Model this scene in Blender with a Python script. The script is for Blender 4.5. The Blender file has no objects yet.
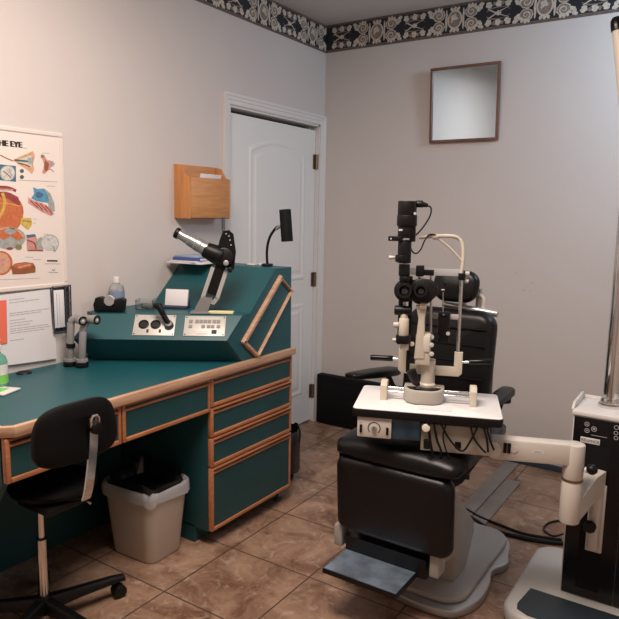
import bpy, bmesh, math, random
from mathutils import Vector, Matrix, noise
random.seed(7)
C = bpy.context.scene.collection
PI = math.pi
R = math.radians

# ------------------------------------------------------------------ camera (solved from the room's own edges)
F_PX, PITCH, ROLL, YAW = 647.73, .14625, .01719, -.57948
CAM = Vector((2.3966, -3.8064, 1.457))
_fw = Vector((math.sin(YAW)*math.cos(PITCH), math.cos(YAW)*math.cos(PITCH), -math.sin(PITCH)))
_r = Vector((math.cos(YAW), -math.sin(YAW), 0)); _u = _r.cross(_fw)
CR = _r*math.cos(ROLL) + _u*math.sin(ROLL); CU = -_r*math.sin(ROLL) + _u*math.cos(ROLL)
cam_data = bpy.data.cameras.new('camera'); cam = bpy.data.objects.new('camera', cam_data); C.objects.link(cam)
cam_data.sensor_width = 36; cam_data.lens = 36*F_PX/619; cam_data.clip_start = .05
cam.matrix_world = Matrix.Translation(CAM) @ Matrix((CR, CU, -_fw)).transposed().to_4x4()
bpy.context.scene.camera = cam

def at(px, py, P, n):
    """a measured point: the sight line of a pixel met with the real plane (point P, normal n)"""
    d = CR*((px-309.5)/F_PX) - CU*((py-309.5)/F_PX) + _fw
    P = Vector(P); n = Vector(n)
    return CAM + d*((P-CAM).dot(n)/d.dot(n))

# ------------------------------------------------------------------ materials
MATS = {}
def mat(name, col, rough=.5, metal=0, noise_amt=0, noise_scale=8, bump=0, bump_scale=60, col2=None, coat=0, trans=0, alpha=1, emit=None, spec=.5, stretch=None):
    if name in MATS: return MATS[name]
    m = bpy.data.materials.new(name); m.use_nodes = True; nt = m.node_tree
    b = nt.nodes['Principled BSDF']
    b.inputs['Base Color'].default_value = (*col, 1); b.inputs['Roughness'].default_value = rough
    b.inputs['Metallic'].default_value = metal; b.inputs['Coat Weight'].default_value = coat
    b.inputs['Transmission Weight'].default_value = trans; b.inputs['Specular IOR Level'].default_value = spec
    b.inputs['Alpha'].default_value = alpha
    if emit: b.inputs['Emission Color'].default_value = (*emit[0], 1); b.inputs['Emission Strength'].default_value = emit[1]
    tc = nt.nodes.new('ShaderNodeTexCoord'); mp = nt.nodes.new('ShaderNodeMapping')
    nt.links.new(tc.outputs['Object'], mp.inputs['Vector'])
    if stretch: mp.inputs['Scale'].default_value = stretch
    n = nt.nodes.new('ShaderNodeTexNoise'); n.inputs['Scale'].default_value = noise_scale; n.inputs['Detail'].default_value = 6
    nt.links.new(mp.outputs['Vector'], n.inputs['Vector'])
    if noise_amt or col2:
        mx = nt.nodes.new('ShaderNodeMix'); mx.data_type = 'RGBA'
        c2 = col2 or tuple(max(0, c*(1-noise_amt)) for c in col)
        mx.inputs['A'].default_value = (*col, 1); mx.inputs['B'].default_value = (*c2, 1)
        rp = nt.nodes.new('ShaderNodeValToRGB'); rp.color_ramp.elements[0].position = .35; rp.color_ramp.elements[1].position = .65
        nt.links.new(n.outputs['Fac'], rp.inputs['Fac']); nt.links.new(rp.outputs['Color'], mx.inputs['Factor'])
        nt.links.new(mx.outputs['Result'], b.inputs['Base Color'])
    if bump:
        n2 = nt.nodes.new('ShaderNodeTexNoise'); n2.inputs['Scale'].default_value = bump_scale; n2.inputs['Detail'].default_value = 3
        nt.links.new(mp.outputs['Vector'], n2.inputs['Vector'])
        bp = nt.nodes.new('ShaderNodeBump'); bp.inputs['Strength'].default_value = bump; bp.inputs['Distance'].default_value = .002
        nt.links.new(n2.outputs['Fac'], bp.inputs['Height']); nt.links.new(bp.outputs['Normal'], b.inputs['Normal'])
    MATS[name] = m; return m

WALL = mat('wall_paint', (.60, .545, .515), .75, noise_amt=.03, noise_scale=1.5, bump=.25, bump_scale=140)
CEIL = mat('ceiling_paint', (.60, .59, .58), .85, bump=.3, bump_scale=90)
DOORW = mat('door_white', (.74, .73, .71), .42, bump=.15, bump_scale=50, stretch=(1, 1, .1))
TRIMW = mat('trim_white', (.68, .65, .63), .45)
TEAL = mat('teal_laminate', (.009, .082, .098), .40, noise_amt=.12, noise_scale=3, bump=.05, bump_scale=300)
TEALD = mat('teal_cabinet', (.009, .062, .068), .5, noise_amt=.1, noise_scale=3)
OAK = mat('oak_edge', (.55, .345, .225), .42, col2=(.42, .235, .14), noise_scale=6, stretch=(6, .8, 14), bump=.15, bump_scale=30)
OAKR = mat('oak_red_stain', (.50, .205, .095), .33, col2=(.38, .14, .06), noise_scale=6, stretch=(6, 1.2, 14))
OAKY = mat('oak_honey', (.58, .25, .085), .42, col2=(.48, .19, .06), noise_scale=5, stretch=(12, 12, 1.2))
OAKH = mat('oak_honey_grain_front', (.56, .27, .10), .42, col2=(.46, .20, .07), noise_scale=5, stretch=(12, 1.5, 14))
BLK = mat('black_plastic', (.0045, .0045, .005), .42, spec=.3)
BLKM = mat('black_matte', (.004, .004, .0045), .75, spec=.2)
BLKG = mat('black_gloss', (.004, .004, .005), .25, spec=.3)
VINYL = mat('black_vinyl', (.0045, .0045, .005), .36, bump=.25, bump_scale=160, spec=.32)
CHROME = mat('chrome', (.75, .74, .73), .12, 1)
STEEL = mat('brushed_steel', (.55, .56, .57), .3, 1)
SILVER = mat('silver_paint', (.42, .42, .42), .35, .6)
CREAM = mat('cream_enamel', (.60, .545, .45), .38)
IVORY = mat('ivory_enamel', (.62, .58, .52), .4)
BASEG = mat('chair_base_grey', (.36, .34, .315), .45, noise_amt=.06)
WHITE = mat('white_laminate', (.80, .78, .765), .35)
WPLAS = mat('white_plastic', (.68, .66, .64), .4)
PAPER = mat('paper', (.70, .68, .69), .8)
PAPER2 = mat('poster_paper', (.74, .65, .595), .55)
INK = mat('ink', (.03, .03, .035), .7)
INKG = mat('ink_grey', (.42, .41, .42), .8)
GLASSY = mat('mirror_glass', (.66, .84, 1.0), .12, 1)
BIN = mat('beige_bin_plastic', (.50, .42, .345), .45)
BAGW = mat('clear_bag', (.48, .48, .49), .3, alpha=.75)
BAGB = mat('black_bag', (.008, .008, .009), .25, bump=.6, bump_scale=25)
BRONZE = mat('hinge_bronze', (.22, .16, .10), .4, .7)
CLEAR = mat('clear_plastic', (.92, .95, .96), .05, trans=1)
BLUEL = mat('blue_label', (.22, .28, .40), .5)
BLUEC = mat('blue_cover', (.05, .09, .30), .4)
GREEN = mat('sanitizer_green', (.25, .62, .50), .12, trans=.6)
GREENL = mat('green_label', (.20, .55, .12), .5)
YELL = mat('pale_yellow_paper', (.72, .68, .38), .7)
CORAL = mat('coral_paper', (.80, .16, .10), .7)
MATBL = mat('blue_rubber_mat', (.020, .030, .040), .55, bump=.3, bump_scale=200)
GREYD = mat('dark_grey_metal', (.10, .10, .10), .45, .5)
MIRW = mat('mirror_wood', (.19, .085, .055), .4, noise_amt=.3, noise_scale=12)

def floor_mat():
    m = bpy.data.materials.new('floor_tile'); m.use_nodes = True; nt = m.node_tree; b = nt.nodes['Principled BSDF']
    N = nt.nodes.new; L = nt.links.new
    tc = N('ShaderNodeTexCoord'); mp = N('ShaderNodeMapping'); S = .4056
    mp.vector_type = 'POINT'; mp.inputs['Location'].default_value = (-.6692/S+20, 1.7546/S+20, 0); mp.inputs['Scale'].default_value = (1/S, 1/S, 1/S)
    L(tc.outputs['Object'], mp.inputs['Vector'])
    br = N('ShaderNodeTexBrick'); br.offset = 0; br.squash = 1
    for k, v in (('Scale', 1), ('Mortar Size', .0085), ('Mortar Smooth', .2), ('Bias', 0), ('Brick Width', 1), ('Row Height', 1)): br.inputs[k].default_value = v
    br.inputs['Color1'].default_value = (.36, .245, .175, 1); br.inputs['Color2'].default_value = (.33, .225, .165, 1); br.inputs['Mortar'].default_value = (.075, .05, .04, 1)
    L(mp.outputs['Vector'], br.inputs['Vector'])
    n1 = N('ShaderNodeTexNoise'); n1.inputs['Scale'].default_value = 2.2; n1.inputs['Detail'].default_value = 9; n1.inputs['Roughness'].default_value = .68; n1.inputs['Distortion'].default_value = .6
    L(mp.outputs['Vector'], n1.inputs['Vector'])
    rp = N('ShaderNodeValToRGB'); e = rp.color_ramp.elements
    e[0].position = .36; e[0].color = (.42, .30, .24, 1); e[1].position = .66; e[1].color = (1.15, 1.08, 1.0, 1)
    k = rp.color_ramp.elements.new(.50); k.color = (.82, .72, .66, 1)
    L(n1.outputs['Fac'], rp.inputs['Fac'])
    mx = N('ShaderNodeMix'); mx.data_type = 'RGBA'; mx.blend_type = 'MULTIPLY'; mx.inputs['Factor'].default_value = 1
    L(br.outputs['Color'], mx.inputs['A']); L(rp.outputs['Color'], mx.inputs['B'])
    n2 = N('ShaderNodeTexNoise'); n2.inputs['Scale'].default_value = 7; n2.inputs['Detail'].default_value = 5; n2.inputs['Distortion'].default_value = 1.5
    L(mp.outputs['Vector'], n2.inputs['Vector'])
    r2 = N('ShaderNodeValToRGB'); r2.color_ramp.elements[0].position = .55; r2.color_ramp.elements[0].color = (0, 0, 0, 1); r2.color_ramp.elements[1].position = .72; r2.color_ramp.elements[1].color = (.5, .5, .5, 1)
    L(n2.outputs['Fac'], r2.inputs['Fac'])
    m2 = N('ShaderNodeMix'); m2.data_type = 'RGBA'; m2.inputs['B'].default_value = (.50, .40, .32, 1)
    L(r2.outputs['Color'], m2.inputs['Factor']); L(mx.outputs['Result'], m2.inputs['A'])
    # mortar stays dark
    m3 = N('ShaderNodeMix'); m3.data_type = 'RGBA'; m3.inputs['B'].default_value = (.07, .048, .038, 1)
    L(br.outputs['Fac'], m3.inputs['Factor']); L(m2.outputs['Result'], m3.inputs['A'])
    L(m3.outputs['Result'], b.inputs['Base Color'])
    b.inputs['Roughness'].default_value = .42
    bp = N('ShaderNodeBump'); bp.inputs['Strength'].default_value = .5; bp.inputs['Distance'].default_value = .003; bp.invert = True
    L(br.outputs['Fac'], bp.inputs['Height']); L(bp.outputs['Normal'], b.inputs['Normal'])
    return m
FLOOR = floor_mat()

# ------------------------------------------------------------------ mesh builder
def smooth_path(pts, n=6):
    P = [Vector(p) for p in pts]
    if len(P) < 3: return P
    out = []
    for i in range(len(P)-1):
        a, b, c, d = P[max(i-1, 0)], P[i], P[i+1], P[min(i+2, len(P)-1)]
        for k in range(n):
            t = k/n
            out.append(.5*((2*b)+(c-a)*t+(2*a-5*b+4*c-d)*t*t+(3*b-a-3*c+d)*t**3))
    out.append(P[-1]); return out

def rrect(w, h, r, n=4):
    pts = []
    for cx, cy, a0 in ((w/2-r, h/2-r, 0), (-w/2+r, h/2-r, PI/2), (-w/2+r, -h/2+r, PI), (w/2-r, -h/2+r, 1.5*PI)):
        for k in range(n+1):
            a = a0 + k/n*PI/2; pts.append((cx+r*math.cos(a), cy+r*math.sin(a)))
    return pts

class MB:
    def __init__(s): s.bm = bmesh.new(); s.mats = []
    def mi(s, m):
        if m not in s.mats: s.mats.append(m)
        return s.mats.index(m)
    def _fin(s, faces, m):
        i = s.mi(m)
        for f in faces: f.material_index = i
    def box(s, lo, hi, m, bev=0, seg=2, M=None):
        lo = Vector(lo); hi = Vector(hi); c = (lo+hi)/2; d = hi-lo
        old = set(s.bm.faces)
        r = bmesh.ops.create_cube(s.bm, size=1, matrix=Matrix.Translation(c) @ Matrix.Diagonal((abs(d.x), abs(d.y), abs(d.z), 1)))
        vs = r['verts']
        if bev: 
            es = list({e for v in vs for e in v.link_edges})
            bmesh.ops.bevel(s.bm, geom=es, offset=bev, segments=seg, affect='EDGES', profile=.5)
        fs = [f for f in s.bm.faces if f not in old]
        if M: bmesh.ops.transform(s.bm, matrix=M, verts=list({v for f in fs for v in f.verts}))
        s._fin(fs, m); return s
    def loft(s, rings, m, cap=True, closed=False):
        vr = [[s.bm.verts.new(p) for p in ring] for ring in rings]; fs = []
        n = len(vr[0]); rr = range(len(vr)) if closed else range(len(vr)-1)
        for i in rr:
            a, b = vr[i], vr[(i+1) % len(vr)]
            for k in range(n):
                try: fs.append(s.bm.faces.new((a[k], a[(k+1) % n], b[(k+1) % n], b[k])))
                except ValueError: pass
        if cap and not closed:
            for ring in (list(reversed(vr[0])), vr[-1]):
                try: fs.append(s.bm.faces.new(ring))
                except ValueError: pass
        s._fin(fs, m); return s
    def frame_of(s, d):
        d = d.normalized(); up = Vector((0, 0, 1)) if abs(d.z) < .9 else Vector((1, 0, 0))
        x = d.cross(up).normalized(); y = d.cross(x).normalized(); return x, y
    def cyl(s, a, b, r0, m, r1=None, n=20, bev=0):
        a = Vector(a); b = Vector(b); r1 = r0 if r1 is None else r1; d = b-a; x, y = s.frame_of(d); L = d.length; d = d.normalized()
        st = [(0, r0), (L, r1)] if not bev else [(0, r0-bev), (bev*.3, r0-bev*.3), (bev, r0), (L-bev, r1), (L-bev*.3, r1-bev*.3), (L, r1-bev)]
        return s.loft([[a+d*t+(x*math.cos(2*PI*k/n)+y*math.sin(2*PI*k/n))*r for k in range(n)] for t, r in st], m)
    def tube(s, pts, r, m, n=10, sm=6, rad=None):
        P = smooth_path(pts, sm) if sm else [Vector(p) for p in pts]
        rings = []; px = None
        for i, p in enumerate(P):
            d = (P[min(i+1, len(P)-1)]-P[max(i-1, 0)]).normalized()
            if px is None: x, y = s.frame_of(d)
            else:
                x = (px-d*px.dot(d)).normalized(); y = d.cross(x)
            px = x; rr = r if rad is None else rad(i/(len(P)-1))
            rings.append([p+(x*math.cos(2*PI*k/n)+y*math.sin(2*PI*k/n))*rr for k in range(n)])
        return s.loft(rings, m)
    def lathe(s, prof, c, m, n=28, axis=None):
        c = Vector(c); ax = Vector(axis or (0, 0, 1)).normalized(); x, y = s.frame_of(ax)
        return s.loft([[c+ax*z+(x*math.cos(2*PI*k/n)+y*math.sin(2*PI*k/n))*max(r, 1e-4) for k in range(n)] for r, z in prof], m)
    def prism(s, poly, fn, a, b, m, bev=0):
        """poly of 2D points, fn(u, v, w) -> 3D, extruded from w=a to w=b"""
        old = set(s.bm.faces)
        s.loft([[Vector(fn(u, v, a)) for u, v in poly], [Vector(fn(u, v, b)) for u, v in poly]], m)
        if bev:
            fs = [f for f in s.bm.faces if f not in old]
            bmesh.ops.recalc_face_normals(s.bm, faces=fs)
            es = [e for f in fs if len(f.verts) == len(poly) for e in f.edges]
            es = list(set(es)); bmesh.ops.bevel(s.bm, geom=es, offset=bev, segments=2, affect='EDGES', profile=.5)
            s._fin([f for f in s.bm.faces if f not in old], m)
        return s
    def flat(s, pts, m):
        vs = [s.bm.verts.new(p) for p in pts]; s._fin([s.bm.faces.new(vs)], m); return s
    def sphere(s, c, r, m, sc=(1, 1, 1), u=16, v=10):
        old = set(s.bm.faces)
        bmesh.ops.create_uvsphere(s.bm, u_segments=u, v_segments=v, radius=r, matrix=Matrix.Translation(c) @ Matrix.Diagonal((*sc, 1)))
        s._fin([f for f in s.bm.faces if f not in old], m); return s
    def cushion(s, w, h, d, M, m, r=.05, puff=.012, nx=14, ny=14, seams=None, wtop=None):
        """rounded upholstered pad: w along x, h along z, thickness d along y; front at -y; M places it"""
        base = rrect(w, h, r, 6)
        prof = [(.0, -.0, .72), (.25*d, 0, 1), (.75*d, 0, 1), (d, 0, .72)]
        rings = []
        def ring(ins, y):
            k = rrect(w-2*ins, h-2*ins, max(r-ins, .004), 6); out = []
            for (x, z) in k:
                if wtop: x *= 1+(wtop-1)*(z/h+.5)
                out.append(M @ Vector((x, y, z)))
            return out
        e = d*.42
        for i in range(7):
            a = PI/2*(i/6); rings.append(ring(e*(1-math.sin(a)), d/2-(d/2)*math.cos(a) - 0))
        for i in range(1, 7):
            a = PI/2*(i/6); rings.append(ring(e*(1-math.cos(a)), d/2+(d/2)*math.sin(a)))
        # puffed faces: extra inset rings front
        front = [ring(e+min(w, h)*.12*k, -puff*math.sin(k/3*PI/2)) for k in (3, 2, 1)]
        rings = front+rings
        s.loft(rings, m)
        if seams:
            for z in seams:
                ww = w*(1+((wtop or 1)-1)*(z/h+.5))
                s.tube([M @ Vector((-ww/2+e*.6, -puff*.55, z)), M @ Vector((0, -puff-.001, z-.004)), M @ Vector((ww/2-e*.6, -puff*.55, z))], .0035, BLKM, n=6)
        return s
    def text(s, body, size, m, fn, depth=.0004, align='CENTER'):
        cu = bpy.data.curves.new('txt', 'FONT'); cu.body = body; cu.size = size; cu.align_x = align; cu.align_y = 'CENTER'; cu.resolution_u = 3; cu.offset = size*.012
        o = bpy.data.objects.new('txt', cu); C.objects.link(o)
        dg = bpy.context.evaluated_depsgraph_get(); me = bpy.data.meshes.new_from_object(o.evaluated_get(dg))
        i = s.mi(m); vs = [s.bm.verts.new(fn(v.co.x, v.co.y)) for v in me.vertices]
        for p in me.polygons:
            try: f = s.bm.faces.new([vs[k] for k in p.vertices]); f.material_index = i
            except ValueError: pass
        bpy.data.objects.remove(o); bpy.data.curves.remove(cu); bpy.data.meshes.remove(me); return s
    def build(s, name, parent=None, loc=None, kind=None, smooth=35, world=True, recalc=True):
        """geometry written in world coordinates unless world=False (then in the parent's)"""
        if recalc: bmesh.ops.recalc_face_normals(s.bm, faces=s.bm.faces)
        if parent is not None and world: bmesh.ops.transform(s.bm, matrix=parent_mx(parent).inverted(), verts=s.bm.verts)
        if parent is None and loc is not None and world: bmesh.ops.translate(s.bm, vec=-Vector(loc), verts=s.bm.verts)
        me = bpy.data.meshes.new(name); s.bm.to_mesh(me); s.bm.free()
        for m in s.mats: me.materials.append(m)
        if smooth:
            for p in me.polygons: p.use_smooth = True
            me.set_sharp_from_angle(angle=R(smooth))
        o = bpy.data.objects.new(name, me); C.objects.link(o)
        if parent is not None: o.parent = parent
        elif loc is not None: o.location = loc
        if kind: o['kind'] = kind
        return o
def parent_mx(o):
    while o.parent: o = o.parent
    return Matrix.Translation(o.location) @ o.rotation_euler.to_matrix().to_4x4()
def tag(o, label, cat, group=None):
    o['label'] = label; o['category'] = cat
    if group: o['group'] = group
    return o
def thing(name, label, cat, loc, rz=0, group=None):
    o = bpy.data.objects.new(name, None); C.objects.link(o); o.location = loc; o.rotation_euler = (0, 0, rz); o.empty_display_size = .1
    return tag(o, label, cat, group)
def struct(mb, name, parent=None, **k): return mb.build(name, parent, kind=None if parent else 'structure', **k)

XY = lambda z0: (lambda u, v, w: (u, v, z0+w))
# ------------------------------------------------------------------ room shell
H = 2.688; XR = 3.3; YF = -5.2; ZB = 2.513
b = MB(); b.box((-.1, YF-.1, -.1), (XR+.1, 1.2, 0), FLOOR); struct(b, 'floor')
b = MB(); b.box((-.1, YF-.1, H), (XR+.1, .1, H+.1), CEIL); struct(b, 'ceiling')
b = MB()   # left wall with the door opening
b.box((-.1, YF, 0), (0, -.982, H), WALL); b.box((-.1, -.982, 2.045), (0, -.055, H), WALL); b.box((-.1, -.055, 0), (0, .1, H), WALL)
struct(b, 'wall_left')
b = MB(); b.box((0, 0, 0), (XR, .1, H), WALL)
SC = mat('wall_scuff', (.20, .165, .15), .9)
for px, py, w, h in ((515.8, 272.7, 2.6, .8), (532, 283, 2, 2), (523.8, 290, 1.2, 3.2), (526.5, 287.5, 1, 1.2), (530, 291, 1, 2.4), (527, 285.6, 1, .8)):
    q = at(px, py, (0, 0, 0), (0, 1, 0)); w *= .0030; h *= .0030
    b.flat([(q.x+w*math.cos(a)*.5*(1+.25*math.sin(3*a)), -.0006, q.z+h*math.sin(a)*.5) for a in [2*PI*k/10 for k in range(10)]], SC)
struct(b, 'wall_back')
b = MB(); b.box((XR, YF, 0), (XR+.1, .1, H), WALL); struct(b, 'wall_right')
b = MB(); b.box((-.1, YF-.1, 0), (XR+.1, YF, H), WALL); struct(b, 'wall_front')
BASEB = mat('baseboard_dark', (.035, .05, .075), .3)
b = MB(); b.box((.0, -.012, 0), (XR, 0, .035), BASEB, .003); struct(b, 'baseboard_back')
b = MB(); b.box((0, YF, 0), (.012, -1.04, .06), BASEB, .003); struct(b, 'baseboard_left')

# wallpaper border: scrolls, medallions and leaves
BG = mat('border_black', (.012, .014, .020), .6); BN = mat('border_brown', (.115, .075, .06), .6, noise_amt=.3, noise_scale=40)
CRM = mat('border_cream', (.66, .57, .47), .6, noise_amt=.25, noise_scale=60); TAN = mat('border_tan', (.27, .21, .17), .6, noise_amt=.3, noise_scale=60)
def ribbon(b, pts, w, m, fn, off):
    P = smooth_path([Vector((x, y, 0)) for x, y in pts], 4); L = []; Rr = []
    for i, p in enumerate(P):
        d = (P[min(i+1, len(P)-1)]-P[max(i-1, 0)]).normalized(); n = Vector((-d.y, d.x, 0)); t = i/(len(P)-1)
        ww = w*(.35+.65*math.sin(PI*min(1, t*1.15+.1)))
        L.append(p+n*ww); Rr.append(p-n*ww)
    for i in range(len(P)-1):
        b.flat([fn(q.x, q.y, off) for q in (L[i], L[i+1], Rr[i+1], Rr[i])], m)
def leaf(b, x, y, a, l, w, m, fn, off):
    pts = []
    for k in range(12):
        t = k/12*2*PI; rr = 1+.22*math.sin(5*t)
        u = l*.5*(1-math.cos(t))*1.0; v = w*math.sin(t)*rr
        pts.append(fn(x+u*math.cos(a)-v*math.sin(a), y+u*math.sin(a)+v*math.cos(a), off))
    b.flat(pts, m)
def _old_blob(): pass
def blob(b, x, y, rx, ry, m, fn, off, n=14, lob=0, la=.12):
    b.flat([fn(x+rx*math.cos(2*PI*k/n)*(1+la*math.cos(lob*2*PI*k/n)), y+ry*math.sin(2*PI*k/n)*(1+la*math.cos(lob*2*PI*k/n)), off) for k in range(n)], m)
def border(b, fn, L, hgt, u0, unit):
    b.flat([fn(0, 0, .0), fn(L, 0, .0), fn(L, hgt, .0), fn(0, hgt, .0)], BG)
    for y0, y1, m in ((0, .017, BN), (.0045, .0065, TAN), (.0125, .0145, TAN), (hgt-.016, hgt, BN), (hgt-.006, hgt-.004, TAN)):
        o = .0003 if m is BN else .0005
        b.flat([fn(0, y0, o), fn(L, y0, o), fn(L, y1, o), fn(0, y1, o)], m)
    cy = hgt/2; K = hgt/.175
    base = fn
    c = u0-unit
    while c < L+.15:
        fn = (lambda u, v, o, c=c: base(min(max(c+(u-c)*(1.13 if abs(u-c) < .16 else 1), .001), L), cy+(v-cy)*1.13, o))
        def ok(x): return -.03 < c+x < L+.03
        if ok(-.04) and ok(.04):
            blob(b, c, cy, .036, .042, CRM, fn, .0006, 20); blob(b, c, cy, .029, .035, TAN, fn, .0009, 18)
            blob(b, c-.004, cy+.004, .018, .024, CRM, fn, .0012, 14, 5, .2); blob(b, c+.003, cy-.012, .016, .010, TAN, fn, .0015, 10, 4)
            for sy in (-1, 1):
                for k in (-1, 0, 1): leaf(b, c+.012*k, cy+sy*.042, sy*(PI/2-.5*k), .022, .008, CRM, fn, .0008)
        for sx in (-1, 1):
            if not (ok(sx*.045) and ok(sx*.125)): continue
            leaf(b, c+sx*.046, cy-.055, PI/2, .11, .006, CRM, fn, .0007)
            for sy in (-1, 1):
                cx, c2 = c+sx*.088, cy+sy*.030
                blob(b, cx, c2, .034, .030, CRM, fn, .0006, 20, 9, .06); blob(b, cx, c2, .026, .023, TAN, fn, .0008, 16)
                sp = [(cx+sx*math.cos(t*1.0+.6)*(.024*(1-t/11)), c2+sy*math.sin(t+.6)*(.022*(1-t/11))) for t in [q*.5 for q in range(20)]]
                ribbon(b, sp, .0035, CRM, fn, .0011)
                for k in range(4):
                    a = sy*(PI*.5) - sx*sy*(.2+.5*k)*1.0+sx*sy*.6
                    leaf(b, cx+.022*math.cos(a), c2+.020*math.sin(a)*1, a, .020, .007, CRM, fn, .0009)
                leaf(b, c+sx*.118, cy+sy*.022, (0 if sx > 0 else PI)+sx*sy*.7, .036, .010, CRM, fn, .0010)
                leaf(b, c+sx*.125, cy+sy*.050, (0 if sx > 0 else PI)+sx*sy*.25, .030, .009, CRM, fn, .0007)
        d = c+unit/2
        if -.03 < d < L+.03:
            fn = (lambda u, v, o, d=d: base(min(max(d+(u-d)*1.35, .001), L), cy+(v-cy)*1.15, o))
            for sy in (-1, 1):
                ribbon(b, [(d-.045, cy-sy*.024), (d, cy+sy*.004), (d+.045, cy+sy*.024)], .003, CRM, fn, .0012)
                ribbon(b, [(d-.05, cy+sy*.012), (d-.02, cy+sy*.026), (d+.02, cy+sy*.026), (d+.05, cy+sy*.012)], .003, TAN, fn, .0010)
                for k, (x, a) in enumerate(((-.034, .4), (0, 0), (.034, -.4))): leaf(b, d+x, cy+sy*.026, sy*(PI/2+a), .034, .013, CRM, fn, .0009)
                for x in (-.018, .018): leaf(b, d+x, cy+sy*.036, sy*PI/2, .020, .007, TAN, fn, .0007)
            blob(b, d, cy, .013, .011, CRM, fn, .0014, 12, 4, .2)
        c += unit
m0 = at(377, 31.5, (0, 0, 0), (0, 1, 0)); m1 = at(455, 18.3, (0, 0, 0), (0, 1, 0)); UNIT = m1.x-m0.x

b = MB(); border(b, lambda u, v, o: (u, -.0012-o, ZB+v), XR, H-ZB-.001, m0.x % UNIT, UNIT); struct(b, 'trim_1', smooth=0, recalc=False)
b = MB(); border(b, lambda u, v, o: (.0012+o, -u, ZB+v), -YF, H-ZB-.001, UNIT-(m0.x % UNIT)+.03, UNIT); struct(b, 'trim_2', smooth=0, recalc=False)

# ------------------------------------------------------------------ door with casing
dr = bpy.data.objects.new('door_1', None); C.objects.link(dr); dr.location = (0, -.5, 0); dr['kind'] = 'structure'
YL, YR, ZT = -.982, -.055, 2.045
b = MB(); prof = [(0, .0008), (0, .008), (.010, .010), (.030, .011), (.034, .014), (.052, .015), (.058, .0185), (.075, .019), (.075, .0008)]
prof = [(o*.80, x) for o, x in prof]
b.loft([[Vector((x, YL-o, 0)) for o, x in prof], [Vector((x, YL-o, ZT+o)) for o, x in prof], [Vector((x, YR+o*.9, ZT+o)) for o, x in prof], [Vector((x, YR+o*.9, 0)) for o, x in prof]], TRIMW)
b.build('door_casing', dr, smooth=0)
b = MB()
b.box((-.1, YL, 0), (0, YL+.012, ZT), TRIMW); b.box((-.1, YR-.012, 0), (0, YR, ZT), TRIMW); b.box((-.1, YL, ZT-.012), (0, YR, ZT), TRIMW)
b.box((-.095, YL+.012, 0), (-.07, YL+.026, ZT-.012), TRIMW); b.box((-.095, YR-.026, 0), (-.07, YR-.012, ZT-.012), TRIMW)
b.build('door_jamb', dr)
# slab with two raised panels (arched top)
D0, D1 = YL+.015, YR-.014
b = MB(); b.box((-.066, D0, .012), (-.026, D1, ZT-.036), DOORW, .002)
def arch(y0, y1, z0, z1, rise, n=12):
    pts = [(y0, z0), (y1, z0), (y1, z1)]
    for k in range(1, n): 
        t = k/n; pts.append((y1+(y0-y1)*t, z1+rise*(1-(2*t-1)**2)**1.0))
    pts.append((y0, z1)); return pts
def insetp(poly, d):
    cx = sum(p[0] for p in poly)/len(poly); z0 = min(p[1] for p in poly); z1 = max(p[1] for p in poly); y0 = min(p[0] for p in poly); y1 = max(p[0] for p in poly)
    return [((y-cx)*(1-2*d/(y1-y0))+cx, (z-(z0+z1)/2)*(1-2*d/(z1-z0))+(z0+z1)/2) for y, z in poly]
aL, aR, aT = at(248.8, 147, (-.026, 0, 0), (1, 0, 0)), at(305.5, 156, (-.026, 0, 0), (1, 0, 0)), at(277.8, 140.5, (-.026, 0, 0), (1, 0, 0)); print('arch', aL, aR, aT, D0, D1)
for poly in (arch(aL.y, aR.y, 1.02, (aL.z+aR.z)/2, aT.z-(aL.z+aR.z)/2), [(aL.y, .22), (aR.y, .22), (aR.y, .86), (aL.y, .86)]):
    rings = [(0, .0004), (.010, .0042), (.020, .0046), (.034, .0012), (.050, .0015), (.066, .0052), (.08, .0055)]
    b.loft([[Vector((-.026+x, y, z)) for y, z in insetp(poly, d)] for d, x in rings], DOORW)
b.build('door_slab', dr, smooth=0)
for i, z in enumerate((1.77, 1.10, .33)):
    q = at(319, 162 if i == 0 else (279 if i == 1 else 389), (0, 0, 0), (1, 0, 0)); z = q.z
    b = MB(); b.cyl((-.014, YR-.012, z-.05), (-.014, YR-.012, z+.05), .009, BRONZE, n=12); b.box((-.026, YR-.04, z-.048), (-.0235, YR-.012, z+.048), BRONZE)
    b.box((-.022, YR-.0125, z-.048), (.0, YR-.010, z+.048), BRONZE)
    b.build('hinge', dr)

# ------------------------------------------------------------------ mirror on back wall
t = thing('wall_mirror', 'square wall mirror in a thin reddish brown wooden frame on the back wall', 'mirror', (.98, 0, 1.9))
mc = [(.769, 2.332), (1.19, 2.330), (1.195, 1.905), (.769, 1.895)]
x0, x1, z0, z1 = .770, 1.192, 1.898, 2.330
TM = Matrix.Translation((0, -.004, z0)) @ Matrix.Rotation(R(3.2), 4, 'X') @ Matrix.Translation((0, 0, -z0))
b = MB()
for lo, hi in (((x0, -.022, z0+.016), (x0+.016, -.001, z1-.016)), ((x1-.016, -.022, z0+.016), (x1, -.001, z1-.016)), ((x0, -.022, z0), (x1, -.001, z0+.016)), ((x0, -.022, z1-.016), (x1, -.001, z1))): b.box(lo, hi, MIRW, .003, M=TM)
b.build('frame', t, smooth=0)
b = MB(); b.box((x0+.012, -.012, z0+.012), (x1-.012, -.002, z1-.012), GLASSY, M=TM); b.build('mirror_glass', t)

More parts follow.
